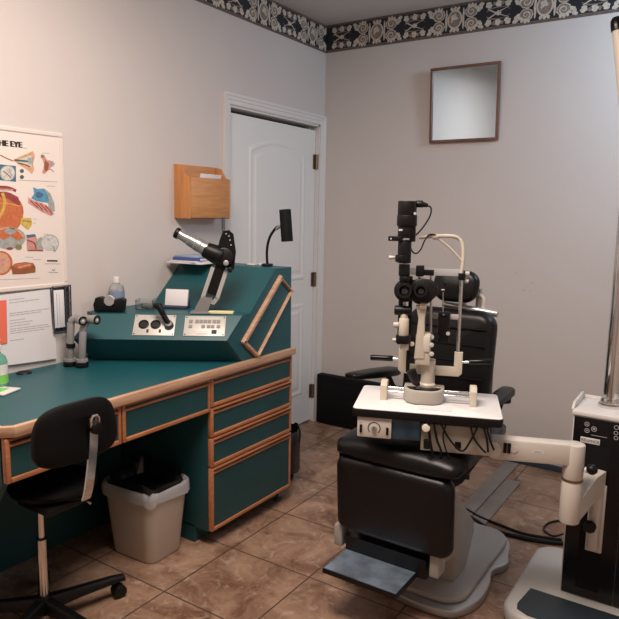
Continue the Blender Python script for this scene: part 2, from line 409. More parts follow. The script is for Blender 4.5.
# ------------------------------------------------------------------ desk
ZD, XD = .803, .622; YD0, YD1 = -2.748, -1.212
t = thing('desk_worktop', 'long teal laminate desk worktop with an oak front edge along the left wall', 'worktop', (.3, -2, .765))
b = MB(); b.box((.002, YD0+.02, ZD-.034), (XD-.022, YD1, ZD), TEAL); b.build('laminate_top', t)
b = MB()
pl = [(XD-.022, YD1), (XD, YD1), (XD, YD0+.035), (XD-.035, YD0), (.002, YD0), (.002, YD0+.02), (XD-.04, YD0+.02), (XD-.022, YD0+.04)]
b.prism(pl, XY(ZD-.034), 0, .035, OAK, .003); e = b.build('edge_trim', t); e['label'] = 'oak edge strip with a clipped corner'
q = at(25.5, 371.5, (0, 0, ZD), (0, 0, 1))
b = MB(); b.lathe([(.001, .006), (.026, .006), (.030, .003), (.031, .0002)], (.045, q.y-.02, ZD), BLK); tag(b.build('cable_grommet', loc=(.045, q.y-.02, ZD)), 'round dark cable grommet cap in the teal desktop at the wall under the letter', 'grommet')

def frame_panel(y0, y1, z0, z1, x, parent, fw=.016, name='drawer', pull=True):
    """oak framed teal drawer front; the fatter top rail is the finger pull"""
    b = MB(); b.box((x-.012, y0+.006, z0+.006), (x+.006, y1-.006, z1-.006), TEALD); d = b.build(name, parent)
    b = MB()
    tr = .03 if pull else fw
    b.box((x-.010, y0, z0), (x+.012, y0+fw, z1), OAKR, .003); b.box((x-.010, y1-fw*.75, z0), (x+.012, y1, z1), OAKR, .003)
    b.box((x-.010, y0+fw, z0), (x+.012, y1-fw*.75, z0+fw), OAKR, .003)
    prof = [(-.010, z1-tr), (.006, z1-tr), (.012, z1-tr+.004), (.012, z1-tr+.010), (.004, z1-tr+.013), (.003, z1-.010), (.009, z1-.008), (.018, z1-.006), (.018, z1), (-.010, z1)]
    if pull: b.prism(prof, lambda u, v, w: (x+u, w, v), y0+fw, y1-fw*.75, OAKR)
    else: b.box((x-.010, y0+fw, z1-fw), (x+.012, y1-fw*.75, z1), OAKR, .003)
    b.build('drawer_frame' if pull else 'panel_frame', d)
    return d
XF = .592
YP0, YP1 = -1.812, -1.216
t = thing('drawer_cabinet', 'teal pedestal cabinet of four oak framed drawers under the right end of the desk', 'cabinet', (.3, -1.54, 0))
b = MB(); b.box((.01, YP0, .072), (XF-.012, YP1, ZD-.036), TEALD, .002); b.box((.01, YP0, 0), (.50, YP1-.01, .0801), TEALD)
b.build('carcass', t)
zz = [.076, .370, .504, .638, .770]
for i in range(4): frame_panel(YP0, YP1, zz[i]+.001, zz[i+1]-.005, XF, t)
b = MB(); b.cyl((.545, YP1-.03, 0), (.545, YP1-.03, .012), .020, GREYD, n=16); b.cyl((.545, YP1-.03, .012), (.545, YP1-.03, .0715), .007, GREYD, n=12); b.build('levelling_foot', t)

t = thing('drawer_apron', 'shallow teal apron with two oak framed pencil drawers over the knee space', 'drawer unit', (.3, -2.3, .60))
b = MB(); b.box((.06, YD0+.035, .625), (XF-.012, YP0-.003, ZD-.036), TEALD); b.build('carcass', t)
frame_panel(YD0+.012, -2.292, .622, .765, XF, t); frame_panel(-2.286, YP0-.004, .622, .765, XF, t)
b = MB(); b.prism([(.004, 0), (.17, 0), (.575, .615), (.575, .762), (.004, .762)], lambda u, v, w: (u, YD0+.012+w, v), 0, .022, TEALD); tag(b.build('desk_end_panel', loc=(.3, YD0+.02, 0)), 'teal end panel holding up the near left end of the desk', 'desk panel')
b = MB(); b.box((.012, YD0+.04, .0), (.032, YP0-.004, .60), TEALD); tag(b.build('modesty_panel', loc=(.02, -2.3, 0)), 'dark teal back panel against the wall inside the desk knee space', 'desk panel')

# raised instrument console on the desk
t = thing('instrument_console', 'raised teal console with sloped back on the right end of the desktop', 'console', (.3, -1.5, ZD))
XS = XD-.014
A = (-1.612, ZD+.0015); Bp = (-1.717, .914); Cp = (-1.612, 1.010); Dp = (-1.555, 1.016); Ep = (-1.368, 1.203); Fp = (-1.240, 1.203); Gp = (-1.236, ZD+.0015)
xl = .070
LA = (-1.985, ZD+.0015); LB = (-2.090, .914); LC = (-1.985, 1.010)
b = MB()
right = [Vector((XS, y, z)) for y, z in (A, Bp, Cp, Dp, Ep, Fp, Gp)]
left = [Vector((xl if i < 3 else .003, y, z)) for i, (y, z) in enumerate((LA, LB, LC, (-1.555, 1.016), Ep, Fp, Gp))]
b.loft([left, right], TEAL)
b.build('housing', t, smooth=0)
# flat shelf filler to the wall behind the angled box
b = MB(); b.prism([(.003, -1.96), (xl+.001, -1.975), (xl+.001, -1.57), (.003, -1.57)], XY(ZD+.0015), 0, 1.009-ZD, TEAL); b.build('wall_filler', t, smooth=0)
# oak framed parallelogram on the side
def sp(px, py): return at(px, py, (XS, 0, 0), (1, 0, 0))
q1, q2, q3, q4 = [sp(*p) for p in ((279.5, 278), (290.3, 291), (256.5, 356), (243, 342))]
b = MB()
for a_, c_, r_ in ((q1, q2, .004), (q2, q3, .004), (q3, q4, .010), (q4, q1, .013)):
    d = (c_-a_).normalized(); n = d.cross(Vector((1, 0, 0)))*r_
    b.prism([(0, 0)], lambda u, v, w: (0, 0, 0), 0, 1, OAK) if False else None
    b.loft([[a_+d*(-.008 if k == 0 else (c_-a_).length+.008)+n*s_+Vector((x_, 0, 0)) for s_, x_ in ((-1, 0), (-1, .010), (-.5, .016), (.5, .016), (1, .010), (1, 0))] for k in (0, 1)], OAK)
f = b.build('side_frame', t); f['label'] = 'oak frame moulding on the console side'
b = MB(); b.cyl((XS-.09, -1.236, 1.075), (XS-.09, -1.205, 1.075), .022, BLK, n=16, bev=.004); b.build('side_knob', t)
# instrument plates on the sloping front
nF = (Vector((XS, *Bp))-Vector((xl, *LB))).cross(Vector((XS, *Cp))-Vector((XS, *Bp))).normalized()
if nF.y > 0: nF = -nF
PB = Vector((XS, *Bp)); uF = (Vector((XS, *Bp))-Vector((xl, *LB))).normalized(); vF = nF.cross(uF); vF = -vF if vF.z < 0 else vF
def face_fn(o): return lambda u, v, w=0: PB+uF*u+vF*v+nF*(w+o)
def uv(px, py):
    q = at(px, py, PB, nF)-PB; return q.dot(uF), q.dot(vF)
PLATE = mat('instrument_plate', (.50, .48, .44), .45, .2)
def plate(pxs, name, holes):
    c = [uv(*p) for p in pxs]; u0 = (c[0][0]+c[3][0])/2; u1 = (c[1][0]+c[2][0])/2; v1 = (c[0][1]+c[1][1])/2; v0 = (c[2][1]+c[3][1])/2
    fn = face_fn(.0005)
    b = MB(); b.prism([(u0, v0), (u1, v0), (u1, v1), (u0, v1)], fn, 0, .003, PLATE, .0008)
    for uu, vv in ((u0+.007, v0+.007), (u1-.007, v0+.007), (u0+.007, v1-.007), (u1-.007, v1-.007)): b.cyl(fn(uu, vv, .003), fn(uu, vv, .005), .0028, INK, n=8)
    holes(b, u0, u1, v0, v1, fn); p = b.build(name, t); return p, (u0, u1, v0, v1), fn
def h1(b, u0, u1, v0, v1, fn):
    w = u1-u0; h = v1-v0
    for k in (0, 1):
        b.text('AB'[k] if False else '', .01, INK, lambda x, y: fn(x, y, .0036)) if False else None
        b.cyl(fn(u0+w*(.24+.3*k), v0+h*.5, .003), fn(u0+w*(.24+.3*k), v0+h*.5, .004), w*.012, INK, n=8)
        b.lathe([(w*.125, 0), (w*.125, .004), (w*.10, .006), (w*.095, .001), (.001, .001)], fn(u0+w*(.24+.29*k), v0+h*.52, .003), BLK, axis=nF, n=20)
        b.prism([(u0+w*(.33+.30*k), v0+h*.14), (u0+w*(.38+.30*k), v0+h*.14), (u0+w*(.38+.30*k), v0+h*.27), (u0+w*(.33+.30*k), v0+h*.27)], fn, .003, .007, INK)
        b.prism([(u0+w*(.21+.30*k), v0+h*.86), (u0+w*(.27+.30*k), v0+h*.86), (u0+w*(.24+.30*k), v0+h*.93)], fn, .003, .0035, INKG)
pl1, bb, fn = plate(((136.5, 315), (177, 315.6), (173.4, 336), (131.3, 335.5)), 'handle_plate', h1)
BG_ = mat('button_grey', (.20, .185, .17), .5)
def h2(b, u0, u1, v0, v1, fn):
    w = u1-u0; h = v1-v0
    def rc(a0, a1, c0, c1, m, t_=.0055): b.prism([(u0+w*a0, v0+h*c0), (u0+w*a1, v0+h*c0), (u0+w*a1, v0+h*c1), (u0+w*a0, v0+h*c1)], fn, .003, t_, m)
    for a0, n in ((.11, 1), (.26, 4), (.68, 2)):
        for k in range(n): rc(a0+k*.10, a0+k*.10+.088, .64, .80, BG_)
    for a0, n in ((.11, 1), (.42, 1), (.55, 2), (.79, 1)):
        for k in range(n): rc(a0+k*.10, a0+k*.10+.088, .39, .54, BG_)
    rc(.68, .80, .12, .28, INK, .008); rc(.30, .62, .10, .13, INKG, .0034); rc(.34, .58, .05, .07, INKG, .0034); rc(.25, .27, .17, .24, INKG, .0034); rc(.36, .60, .19, .215, INKG, .0034)
plate(((186.4, 316), (226.7, 317.2), (224, 337), (182.2, 335.8)), 'switch_plate', h2)
u0, u1, v0, v1 = bb; w = u1-u0; h = v1-v0
b = MB(); c0 = fn(u0+w*.86, v0+h*.46, .003)
b.lathe([(.020, 0), (.020, .008), (.016, .024), (.001, .026)], c0, GREYD, axis=nF, n=20)
tip = at(158.5, 307, c0+nF*.05, Vector((0, 1, .0))); mid = (c0+nF*.02+tip)/2
b.cyl(c0+nF*.015, mid, .012, BLK, n=14); b.cyl(mid, tip+Vector((0, 0, .008)), .012, BLK, r1=.016, n=14, bev=.003)
b.cyl(tip+Vector((.012, .0, .004)), tip+Vector((-.018, -.005, .004)), .014, BLK, n=14, bev=.003)
hd = b.build('plugged_handle', t); hd['label'] = 'black angled instrument head seated in the third round socket'

# ---- lensmeter standing on the console shelf
ZS = 1.0135
LSIL = mat('light_silver', (.42, .43, .43), .30, .75)
L0 = Vector((.43, -1.685, ZS)); nL = Vector((math.sin(R(36)), -math.cos(R(36)), 0)); uL = Vector((math.cos(R(36)), math.sin(R(36)), 0))
def lm(px, py, w=0): return at(px, py, L0+nL*w, nL)
t = thing('lensmeter', 'black and silver lens measuring instrument with inclined eyepiece tube on the console shelf', 'lensmeter', L0)
b = MB()
a0 = lm(201, 312); hw = .030
def quad_post(b, p, q, w0, w1, d0, d1, m):
    b.loft([[p+uL*x*w0+nL*y*d0 for x, y in ((-1, -1), (1, -1), (1, 1), (-1, 1))], [q+uL*x*w1+nL*y*d1 for x, y in ((-1, -1), (1, -1), (1, 1), (-1, 1))]], m)
a0.z = ZS+.001
quad_post(b, a0, a0+Vector((0, 0, .006)), .045, .045, .035, .035, SILVER)
quad_post(b, a0+Vector((0, 0, .005)), lm(207, 297), .032, .026, .028, .022, LSIL)
b.build('foot', t, smooth=0)
b = MB()
pts = [lm(*p) for p in ((213, 268), (203.5, 296), (206, 300), (214, 302), (217.5, 298), (226, 272))]
SILV2 = mat('light_grey_cast', (.50, .50, .48), .4, .3)
for a_, c_ in zip(pts[:-1], pts[1:]): 
    d = (c_-a_).normalized(); e1 = d.cross(nL)*.0085
    b.loft([[k+sg*e1+nL*s2 for sg, s2 in ((-1, -.02), (1, -.02), (1, .02), (-1, .02))] for k in (a_-d*.004, c_+d*.004)], SILV2)
b.build('yoke', t)
b = MB(); p1, p2 = lm(214, 288), lm(222, 262)
d = (p2-p1).normalized(); e1 = d.cross(nL)
b.loft([[k+e1*sg*.022+nL*s2 for sg, s2 in ((-1, -.015), (1, -.015), (1, .015), (-1, .015))] for k in (p1-d*.03, p2)], BLK)
b.build('lens_column', t)
b = MB()
p1, p2 = lm(204, 249), lm(231, 260)
b.cyl(p1, lm(222, 257), .034, BLK, r1=.046, n=22, bev=.005); 
b.cyl(lm(224, 257, .03), lm(224, 257, -.035), .042, BLK, n=24, bev=.006)
b.build('body', t)
b = MB()
poly = [(222, 266), (234, 270), (236, 252), (233.5, 234), (229, 230), (223, 231), (219.5, 240), (217, 252)]
b.loft([[lm(x, y, w) for x, y in poly] for w in (-.028, .012)], BLKM); b.build('measuring_plate', t)
b = MB()
for k, (y, x) in enumerate(((233.8, 226), (236, 229), (240, 230), (245, 231))): b.cyl(lm(x, y, .012), lm(x, y, .0145), .0026, WPLAS, n=8)
b.build('scale_mark', t)
b = MB()
tA, tB = lm(177, 233), lm(206, 249); d = (tB-tA)
segs = [(0, .023), (.06, .024), (.10, .024), (.11, .020), (.40, .024), (.42, .027), (.62, .0275), (.64, .030), (.80, .031), (.82, .029), (1, .033)]
x_, y_ = b.frame_of(d)
b.loft([[tA+d*t_+(x_*math.cos(2*PI*k/24)+y_*math.sin(2*PI*k/24))*r_ for k in range(24)] for t_, r_ in segs], LSIL)
b.build('eyepiece_tube', t)
b = MB(); dn = d.normalized(); b.lathe([(.0245, 0.010), (.025, -.004), (.020, -.010), (.014, -.010), (.013, -.004), (.001, -.003)], tA, BLK, axis=dn, n=22); b.build('eyecup', t)
b = MB(); b.cyl(lm(226, 263, .03), lm(226, 263, .055), .012, SILVER, n=16, bev=.002); b.build('knob', t)
b = MB(); b.cyl(lm(230, 270, .0), lm(230, 270, .03), .012, BLK, n=16, bev=.002); b.build('knob', t)

# yellow pad beside it
q = at(221, 312, (0, 0, ZS), (0, 0, 1))
b = MB(); b.box((-.055, -.018, 0), (.055, .018, .011), YELL, .002); o = b.build('note_pad', world=False); o.location = (.515, -1.645, ZS+.0005); o.rotation_euler = (0, 0, R(30)); tag(o, 'pale yellow sticky note pad on the console shelf right of the lens instrument', 'note pad')
# memo paper in holder
t = thing('memo_holder', 'dark blue memo holder with blank white sheets left of the lens instrument', 'memo holder', (.255, -1.665, ZS+.0005), R(24))
b = MB(); b.box((-.060, -.022, 0), (.060, .035, .012), mat('navy_plastic', (.02, .025, .06), .4), .002); b.box((-.060, .028, .010), (.060, .035, .045), MATS['navy_plastic'], .002); b.build('tray', t, world=False)
b = MB(); Mx = Matrix.Translation((0, .018, .045)) @ Matrix.Rotation(R(-14), 4, 'X'); b.box((-.054, -.008, -.034), (.054, .006, .042), PAPER, .001, M=Mx); b.build('paper_sheets', t, world=False)
# clear cup / dish
t = thing('clear_dish', 'small clear acrylic dish with a silver lid between tape dispenser and memo holder', 'dish', (.158, -1.755, ZS+.0005), R(30))
b = MB(); 
for lo, hi in (((-.04, -.03, 0), (.04, .03, .004)), ((-.04, -.03, 0), (-.037, .03, .045)), ((.037, -.03, 0), (.04, .03, .045)), ((-.04, -.03, 0), (.04, -.027, .045)), ((-.04, .027, 0), (.04, .03, .045))): b.box(lo, hi, CLEAR)
b.build('acrylic_box', t, world=False)
b = MB(); b.box((-.018, -.024, .006), (.034, .024, .030), STEEL, .003); b.build('silver_tin', t, world=False)
# tape dispenser
td = thing('tape_dispenser', 'black desktop tape dispenser on the left end of the teal console', 'tape dispenser', (.092, -1.905, ZS+.0005), R(36))
b = MB()
b.prism([(-.082, 0), (.080, 0), (.088, .050), (.070, .058), (.030, .052), (.0, .040), (-.025, .055), (-.050, .062), (-.075, .058), (-.088, .030)], lambda u, v, w: (u*.78, w, v*1.05), -.026, .026, BLK, .004)
b.build('body', td, world=False)
b = MB(); b.lathe([(.022, -.009), (.022, .009), (.012, .009), (.012, -.009), (.022, -.009)], (.002, -.019, .050), WPLAS, axis=(0, 1, 0), n=24); b.build('tape_roll', td, world=False)
# water-like clear bottle
qb = at(116, 299, (.062, 0, 0), (1, 0, 0)); print('bottle', qb)
bt = thing('clear_bottle', 'small clear plastic bottle with blue label and white cap behind the tape dispenser', 'bottle', (.050, qb.y+.015, ZS+.0005)); bt.scale = (1.1, 1.1, 1.22)
b = MB(); b.lathe([(.001, 0), (.028, 0), (.031, .004), (.031, .075), (.026, .088), (.014, .094), (.012, .10), (.001, .10)], (0, 0, 0), mat('bottle_plastic', (.80, .82, .83), .12, trans=.7), n=24); b.build('bottle_body', bt, world=False)
b = MB(); b.lathe([(.0315, .018), (.0318, .018), (.0318, .068), (.0315, .068)], (0, 0, 0), BLUEL, n=24); b.build('label_band', bt, world=False)
b = MB(); b.lathe([(.014, .098), (.014, .116), (.012, .120), (.001, .120)], (0, 0, 0), WPLAS, n=18); b.build('cap', bt, world=False)
# scope handles on charger by the wall
t = thing('diagnostic_handle_set', 'pair of grey handheld eye scopes standing in a charger between letter and console', 'medical scopes', (.075, -2.10, ZD))
nW = Vector((.62, -.78, 0)); O0 = Vector((.09, -2.115, 0))
def ow(px, py, w=0): return at(px, py, O0+nW*w, nW)
GREY = mat('scope_grey', (.29, .285, .28), .42, .2)
b = MB(); p = ow(70, 362); p.z = ZD+.001; p2 = ow(82, 364, .02); p2.z = ZD+.001
b.cyl(p, p+Vector((0, 0, .02)), .027, BLK, n=20, bev=.003); b.cyl(p2, p2+Vector((0, 0, .022)), .027, BLK, n=20, bev=.003)
b.cyl(p+Vector((0, 0, .021)), p+Vector((0, 0, .032)), .025, GREY, n=20); b.cyl(p2+Vector((0, 0, .023)), p2+Vector((0, 0, .034)), .025, GREY, n=20)
b.build('charger_base', t)
for base, top, headp, lens, nm in ((p, ow(71, 322), ow(77, 319), ow(83, 321, .045), 0), (p2, ow(83, 330, .02), ow(88, 319, .02), ow(97, 320, .045), 1)):
    b = MB(); z0_ = .03; b.cyl(base+Vector((0, 0, z0_)), top, .0155, GREY, r1=.015, n=18, bev=.003)
    if nm == 0:
        m1_ = base.lerp(top, .42); b.cyl(m1_, m1_+(top-base).normalized()*.018, .019, BLK, n=18)
    h_ = b.build('scope_handle', t)
    b = MB(); b.tube([top, (top+headp)/2+Vector((0, 0, .006)), headp], .016, GREY, n=14)
    d = (lens-headp).normalized(); b.cyl(headp-d*.012, lens, .0165, GREY, r1=.020, n=20, bev=.002)
    b.build('scope_head', t)
    b = MB(); b.lathe([(.0195, -.004), (.0195, .002), (.013, .003), (.011, -.002), (.001, -.002)], lens, BLK, axis=d, n=20); b.cyl(lens-d*.001, lens+d*.001, .005, WPLAS, n=10); b.build('lens_ring', t)

# ---- hutch top: magazines, small white parts, gooseneck lamp
ZH = 1.2035
t_ = [('magazine', (-.098, -.105, 0), (.12, .075, .006), PAPER, 4, 'white paper booklet at the bottom of the pile on the console top'),
      ('magazine', (-.085, -.095, .0065), (.105, .07, .014), WPLAS, -6, 'off-white booklet second from the bottom of the pile on the console top'),
      ('book', (-.075, -.085, .0145), (.100, .06, .030), BLUEC, 3, 'thin dark blue book in the pile on the console top'),
      ('booklet', (-.065, -.08, .0305), (.090, .055, .038), mat('pale_blue_cover', (.32, .38, .52), .5), -3, 'pale blue booklet topmost of the pile on the console top')]
pb = at(190, 265, (0, 0, ZH), (0, 0, 1)); print('mag', pb)
for nm, lo, hi, m, a, lab in t_:
    b = MB(); b.box(lo, hi, m, .001)
    if nm == 'book': b.box((lo[0]+.003, lo[1]+.003, lo[2]+.003), (hi[0]+.0008, hi[1]+.0008, hi[2]-.003), PAPER)
    o = b.build(nm, world=False); o.location = (.108, -1.375, ZH+.0005); o.rotation_euler = (0, 0, R(a)); tag(o, lab, 'book' if nm == 'book' else 'booklet', 'booklets piled on the console top')
lb = at(266, 266, (0, -1.30, 0), (0, 1, 0)); print('lampbase', lb)
lp = thing('gooseneck_lamp', 'small gooseneck desk lamp with black cylindrical shade behind the console', 'lamp', (lb.x, -1.29, ZH))
def lg(px, py): return at(px, py, (0, -1.29, 0), (0, 1, 0))
b = MB(); b.cyl((lb.x, -1.29, ZH+.0005), (lb.x, -1.29, ZH+.012), .028, BLK, n=20, bev=.003); b.build('lamp_base', lp)
b = MB(); b.tube([(lb.x, -1.29, ZH+.01), lg(267, 250), lg(269.5, 238), lg(275, 229), lg(279, 226.5)], .0065, BLK, n=10); b.build('gooseneck', lp)
b = MB(); b.cyl(lg(276.5, 229), lg(281.5, 225), .0075, STEEL, n=12); b.build('shade_joint', lp)
b = MB(); a_, c_ = lg(285.0, 209.5), lg(287.2, 241.5); b.lathe([(.001, 0), (.026, 0), (.028, .004), (.028, (c_-a_).length), (.025, (c_-a_).length), (.024, .01), (.001, .01)], a_, BLKM, axis=(c_-a_), n=24); b.build('lamp_shade', lp)
for k, (px, s_) in enumerate(((252, .022), (259, .018))):
    q = at(px, 267, (0, -1.30, 0), (0, 1, 0)); b = MB(); b.box((-s_, -.012, 0), (s_, .012, .007+.004*k), WPLAS, .002); o = b.build('plastic_clip', world=False); o.location = (q.x, -1.30+.03*k, ZH+.0005); o.rotation_euler = (0, 0, .3*k)
    tag(o, 'longer flat white plastic clip on the console top left of the lamp' if k == 0 else 'shorter white plastic clip right beside the lamp base on the console top', 'clip', 'white clips on the console top')

# ------------------------------------------------------------------ wall file with papers
t = thing('wall_file', 'honey oak wall mail holder left of the door', 'mail holder', (0, -1.25, 1.42))
y0, y1 = -1.412, -1.098; z0 = 1.425
b = MB(); b.box((.001, y0, z0), (.010, y1, 1.695), OAKH, .002); b.build('back_board', t)
for y in (y0, y1-.012):
    b = MB(); b.prism([(.010, z0), (.105, z0), (.105, z0+.205), (.075, z0+.215), (.045, z0+.262), (.010, z0+.270)], lambda u, v, w: (u, y+w, v), 0, .012, OAKY, .002); b.build('side_board', t)
b = MB(); b.box((.095, y0+.013, z0+.004), (.106, y1-.013, z0+.205), OAKH, .002); b.box((.010, y0+.013, z0), (.094, y1-.013, z0+.012), OAKY); b.build('front_board', t)
b = MB(); Mx = Matrix.Translation((.06, -1.235, z0+.125)) @ Matrix.Rotation(R(14), 4, 'Y')
b.box((-.004, -.07, -.10), (.004, .085, .105), PAPER, .001, M=Mx); b.box((-.012, -.055, -.10), (-.008, .10, .095), WPLAS, .001, M=Mx); b.box((.0041, -.03, .03), (.0045, .05, .06), INKG, M=Mx)
tag(b.build('envelopes', loc=(.06, -1.235, z0+.02)), 'white envelopes sticking out of the oak wall mail holder', 'envelopes')

# ------------------------------------------------------------------ eye anatomy chart
YA, YB_, ZA, ZBt = -2.46, -2.057, 1.132, 1.772     # chart continues out of the frame on the left
YA = -2.62
ch = thing('anatomy_chart', 'framed eye anatomy chart with colour drawings on the left wall', 'poster', (0, -2.33, 1.13))
b = MB(); FRM = mat('chart_frame', (.70, .62, .56), .4)
for lo, hi in (((.001, YA, ZA+.018), (.011, YA+.018, ZBt-.018)), ((.001, YB_-.018, ZA+.018), (.011, YB_, ZBt-.018)), ((.001, YA, ZA), (.011, YB_, ZA+.018)), ((.001, YA, ZBt-.018), (.011, YB_, ZBt))): b.box(lo, hi, FRM, .004)
b.build('frame', ch, smooth=0)
b = MB(); b.box((.001, YA+.01, ZA+.01), (.007, YB_-.01, ZBt-.01), PAPER2)
cols = dict(org=(.56, .15, .055), red=(.30, .05, .05), pink=(.62, .30, .25), yel=(.62, .42, .08), blu=(.10, .30, .46), gry=(.36, .37, .35), dbl=(.06, .14, .24), brn=(.30, .10, .035), skn=(.66, .36, .22), olv=(.24, .22, .08), wht=(.62, .60, .56), teal=(.05, .13, .11))
CM = {k: mat('print_'+k, v, .6, noise_amt=.25, noise_scale=90) for k, v in cols.items()}
def cp(px, py, o): 
    q = at(px, py, (.007, 0, 0), (1, 0, 0)); return Vector((.0073+o, q.y, q.z))
def cblob(cx, cy, rx, ry, k, o, lob=0, la=.1, rot=0, n=26, ph=0):
    pts = []
    for i in range(n):
        a = 2*PI*i/n; rr = 1+la*math.cos(lob*a+ph); x = rx*math.cos(a)*rr; y = ry*math.sin(a)*rr
        pts.append(cp(cx+x*math.cos(rot)-y*math.sin(rot), cy+x*math.sin(rot)+y*math.cos(rot), o))
    b.flat(pts, CM[k])
def cpoly(pts, k, o): b.flat([cp(x, y, o) for x, y in pts], CM[k] if isinstance(k, str) else k)
def cline(pts, w, k, o):
    P = smooth_path([Vector((x, y, 0)) for x, y in pts], 4)
    for i in range(len(P)-1):
        d = (P[i+1]-P[i]).normalized(); n = Vector((-d.y, d.x, 0))*w
        cpoly([(q.x, q.y) for q in (P[i]+n, P[i+1]+n, P[i+1]-n, P[i]-n)], k, o)
# title
tl, tr = cp(0, 140, 0), cp(22.0, 144.3, 0)
for o_ in (-.0026, -.0013, 0, .0013, .0026): b.text('THE EYE', .031, INK, lambda x, y: Vector((.0076+abs(o_)*.01, tr.y+x*1.02+o_, tr.z-.004+y)), align='RIGHT')
# top row: orbit drawing, muscle drawing
cpoly([(13, 160), (24, 155), (33, 151), (35, 156), (33, 163), (34, 170), (32, 174), (26, 169), (18, 164)], 'skn', .0002)
cpoly([(16, 160.5), (26, 157), (31, 155), (32, 162), (31, 168), (24, 165)], 'wht', .0005)
cline([(14, 160), (24, 161), (31, 162)], .9, 'teal', .0008); cline([(0, 155), (6, 158), (13, 161)], .5, 'brn', .0003); cline([(18, 163), (26, 165), (30, 167)], .7, 'brn', .0008)
cblob(30.5, 161, 2.6, 3.2, 'gry', .0009); cline([(18, 158), (24, 155.5), (31, 153)], .6, 'yel', .0009)
cpoly([(41, 155), (44, 155), (47, 160), (53, 161), (54, 165), (50, 168), (45, 174), (42, 173), (44, 165)], 'pink', .0002)
cpoly([(45, 160), (49, 164), (48, 169), (45, 172), (44, 166)], 'brn', .0005); cblob(52, 164, 2.4, 2.2, 'gry', .0006, 5); cblob(42.3, 156.3, 1.8, 1.8, 'olv', .0006, 3)
cline([(46, 171), (50, 169), (54, 172)], .3, 'brn', .0004)
# blue square fundus
cpoly([(-3, 164), (15.8, 166), (16, 181.8), (-3, 180)], 'dbl', .0002); cblob(7.5, 173.2, 7, 7.2, 'gry', .0005); cblob(7.5, 173.2, 6.2, 6.4, 'wht', .0007); cline([(3, 171), (7, 174), (11, 178)], .5, 'brn', .0009); cline([(4, 177), (8, 173), (12, 170)], .4, 'gry', .0009); cline([(9, 168), (10, 173), (12, 176)], .4, 'gry', .0009)
for y in (171, 177): cblob(21.8, y, 1.9, 1.8, 'teal', .0004)
cline([(18, 180), (38, 181), (57, 182)], .25, 'gry', .0002)
# big eyeball
cline([(-2, 187), (8, 187.5), (16, 191)], 1.4, 'red', .0004); cline([(-2, 189.5), (6, 189.5), (13, 190)], .8, 'pink', .0006)
cblob(5, 212, 18, 20.5, 'red', .0003, 3, .03); cblob(5, 213, 16.5, 19, 'org', .0005)
cpoly([(-4, 196), (8, 199), (17, 205), (20.5, 205), (18, 197), (10, 193), (-4, 191)], 'red', .0008)
cline([(2, 193), (4.5, 200), (3, 210), (-3, 220)], 1.5, 'yel', .0009); cline([(-2, 203), (8, 203.5), (19, 206)], .5, 'yel', .001)
cblob(1, 236.5, 0, 0, 'org', .0006) if False else None
cpoly([(21, 218), (31, 218), (32, 224), (28, 230), (24, 227), (20, 223)], 'yel', .0008); cline([(22, 221), (27, 221), (31, 222)], .5, 'olv', .001)
# lower section of eye
cblob(8, 238, 17, 11.5, 'gry', .0006, 2, .04); cpoly([(-3, 230), (8, 228), (17, 231), (24, 237), (18, 241), (10, 236), (4, 240), (-3, 236)], 'org', .0009)
cblob(10, 231, 5, 3, 'gry', .0012); cline([(-3, 231), (8, 227.5), (18, 231), (24, 238)], .6, 'skn', .0012); cblob(18.5, 247, 3, 2.6, 'olv', .001); cblob(9.5, 248.5, 3, 1.2, 'red', .001)
# blue flap drawing
cpoly([(33, 187), (37, 189), (44, 188.5), (48, 196), (49, 203), (42, 202), (36, 201), (31, 198), (34, 194)], 'blu', .0004)
cpoly([(44, 188.5), (50, 193), (54, 202), (55, 211), (51, 213), (48, 205), (48, 197)], 'gry', .0003)
cpoly([(28, 197), (34, 201), (42, 203), (49, 207), (54, 214), (51, 216), (42, 212), (34, 207), (28, 203)], 'pink', .0005)
for k in range(4): cline([(30+5*k, 200.5+1.6*k), (35+5*k, 205+2.0*k), (38+4.6*k, 208+2.0*k)], .55, 'red', .0008)
cblob(39, 195, 4, 3, 'dbl', .0007, 3)
# right mid drawing
cpoly([(26, 235), (36, 236), (38, 242), (43, 251), (27, 251)], 'pink', .0004); cpoly([(26, 235), (35, 234), (36, 236.6), (27, 238)], 'dbl', .0006); cline([(27, 240), (34, 243), (36, 249)], .7, 'red', .0007); cblob(41, 243.5, 5.5, 6, 'gry', .0005, 4, .05); cblob(50, 242.5, 8, 7.5, 'wht', .0006)
cline([(43, 237), (50, 235), (57, 239), (58, 246), (54, 252)], .4, 'gry', .0008); cline([(53, 246), (54.5, 251)], .9, 'gry', .0008); cblob(48, 240, .8, .8, 'gry', .0009)
cline([(28, 250.5), (35, 250.3), (43, 250.6)], .7, 'brn', .0008)
# bottom cornea slab
cblob(1, 263, 10.5, 11, 'org', .0004); cblob(.5, 263, 8.8, 9.5, 'skn', .0006); cblob(3, 262, 3, 4, 'pink', .0008)
cpoly([(11, 267), (15, 263.5), (25, 262), (33, 263), (35.5, 267), (35.3, 272.5), (24, 274), (12.5, 274.5)], 'brn', .0004); cpoly([(12, 267), (16, 264), (25, 262.6), (33, 263.5), (30, 267), (20, 269)], 'org', .0007); cline([(18, 267.5), (26, 265.5), (31, 264.5)], .7, 'skn', .001)
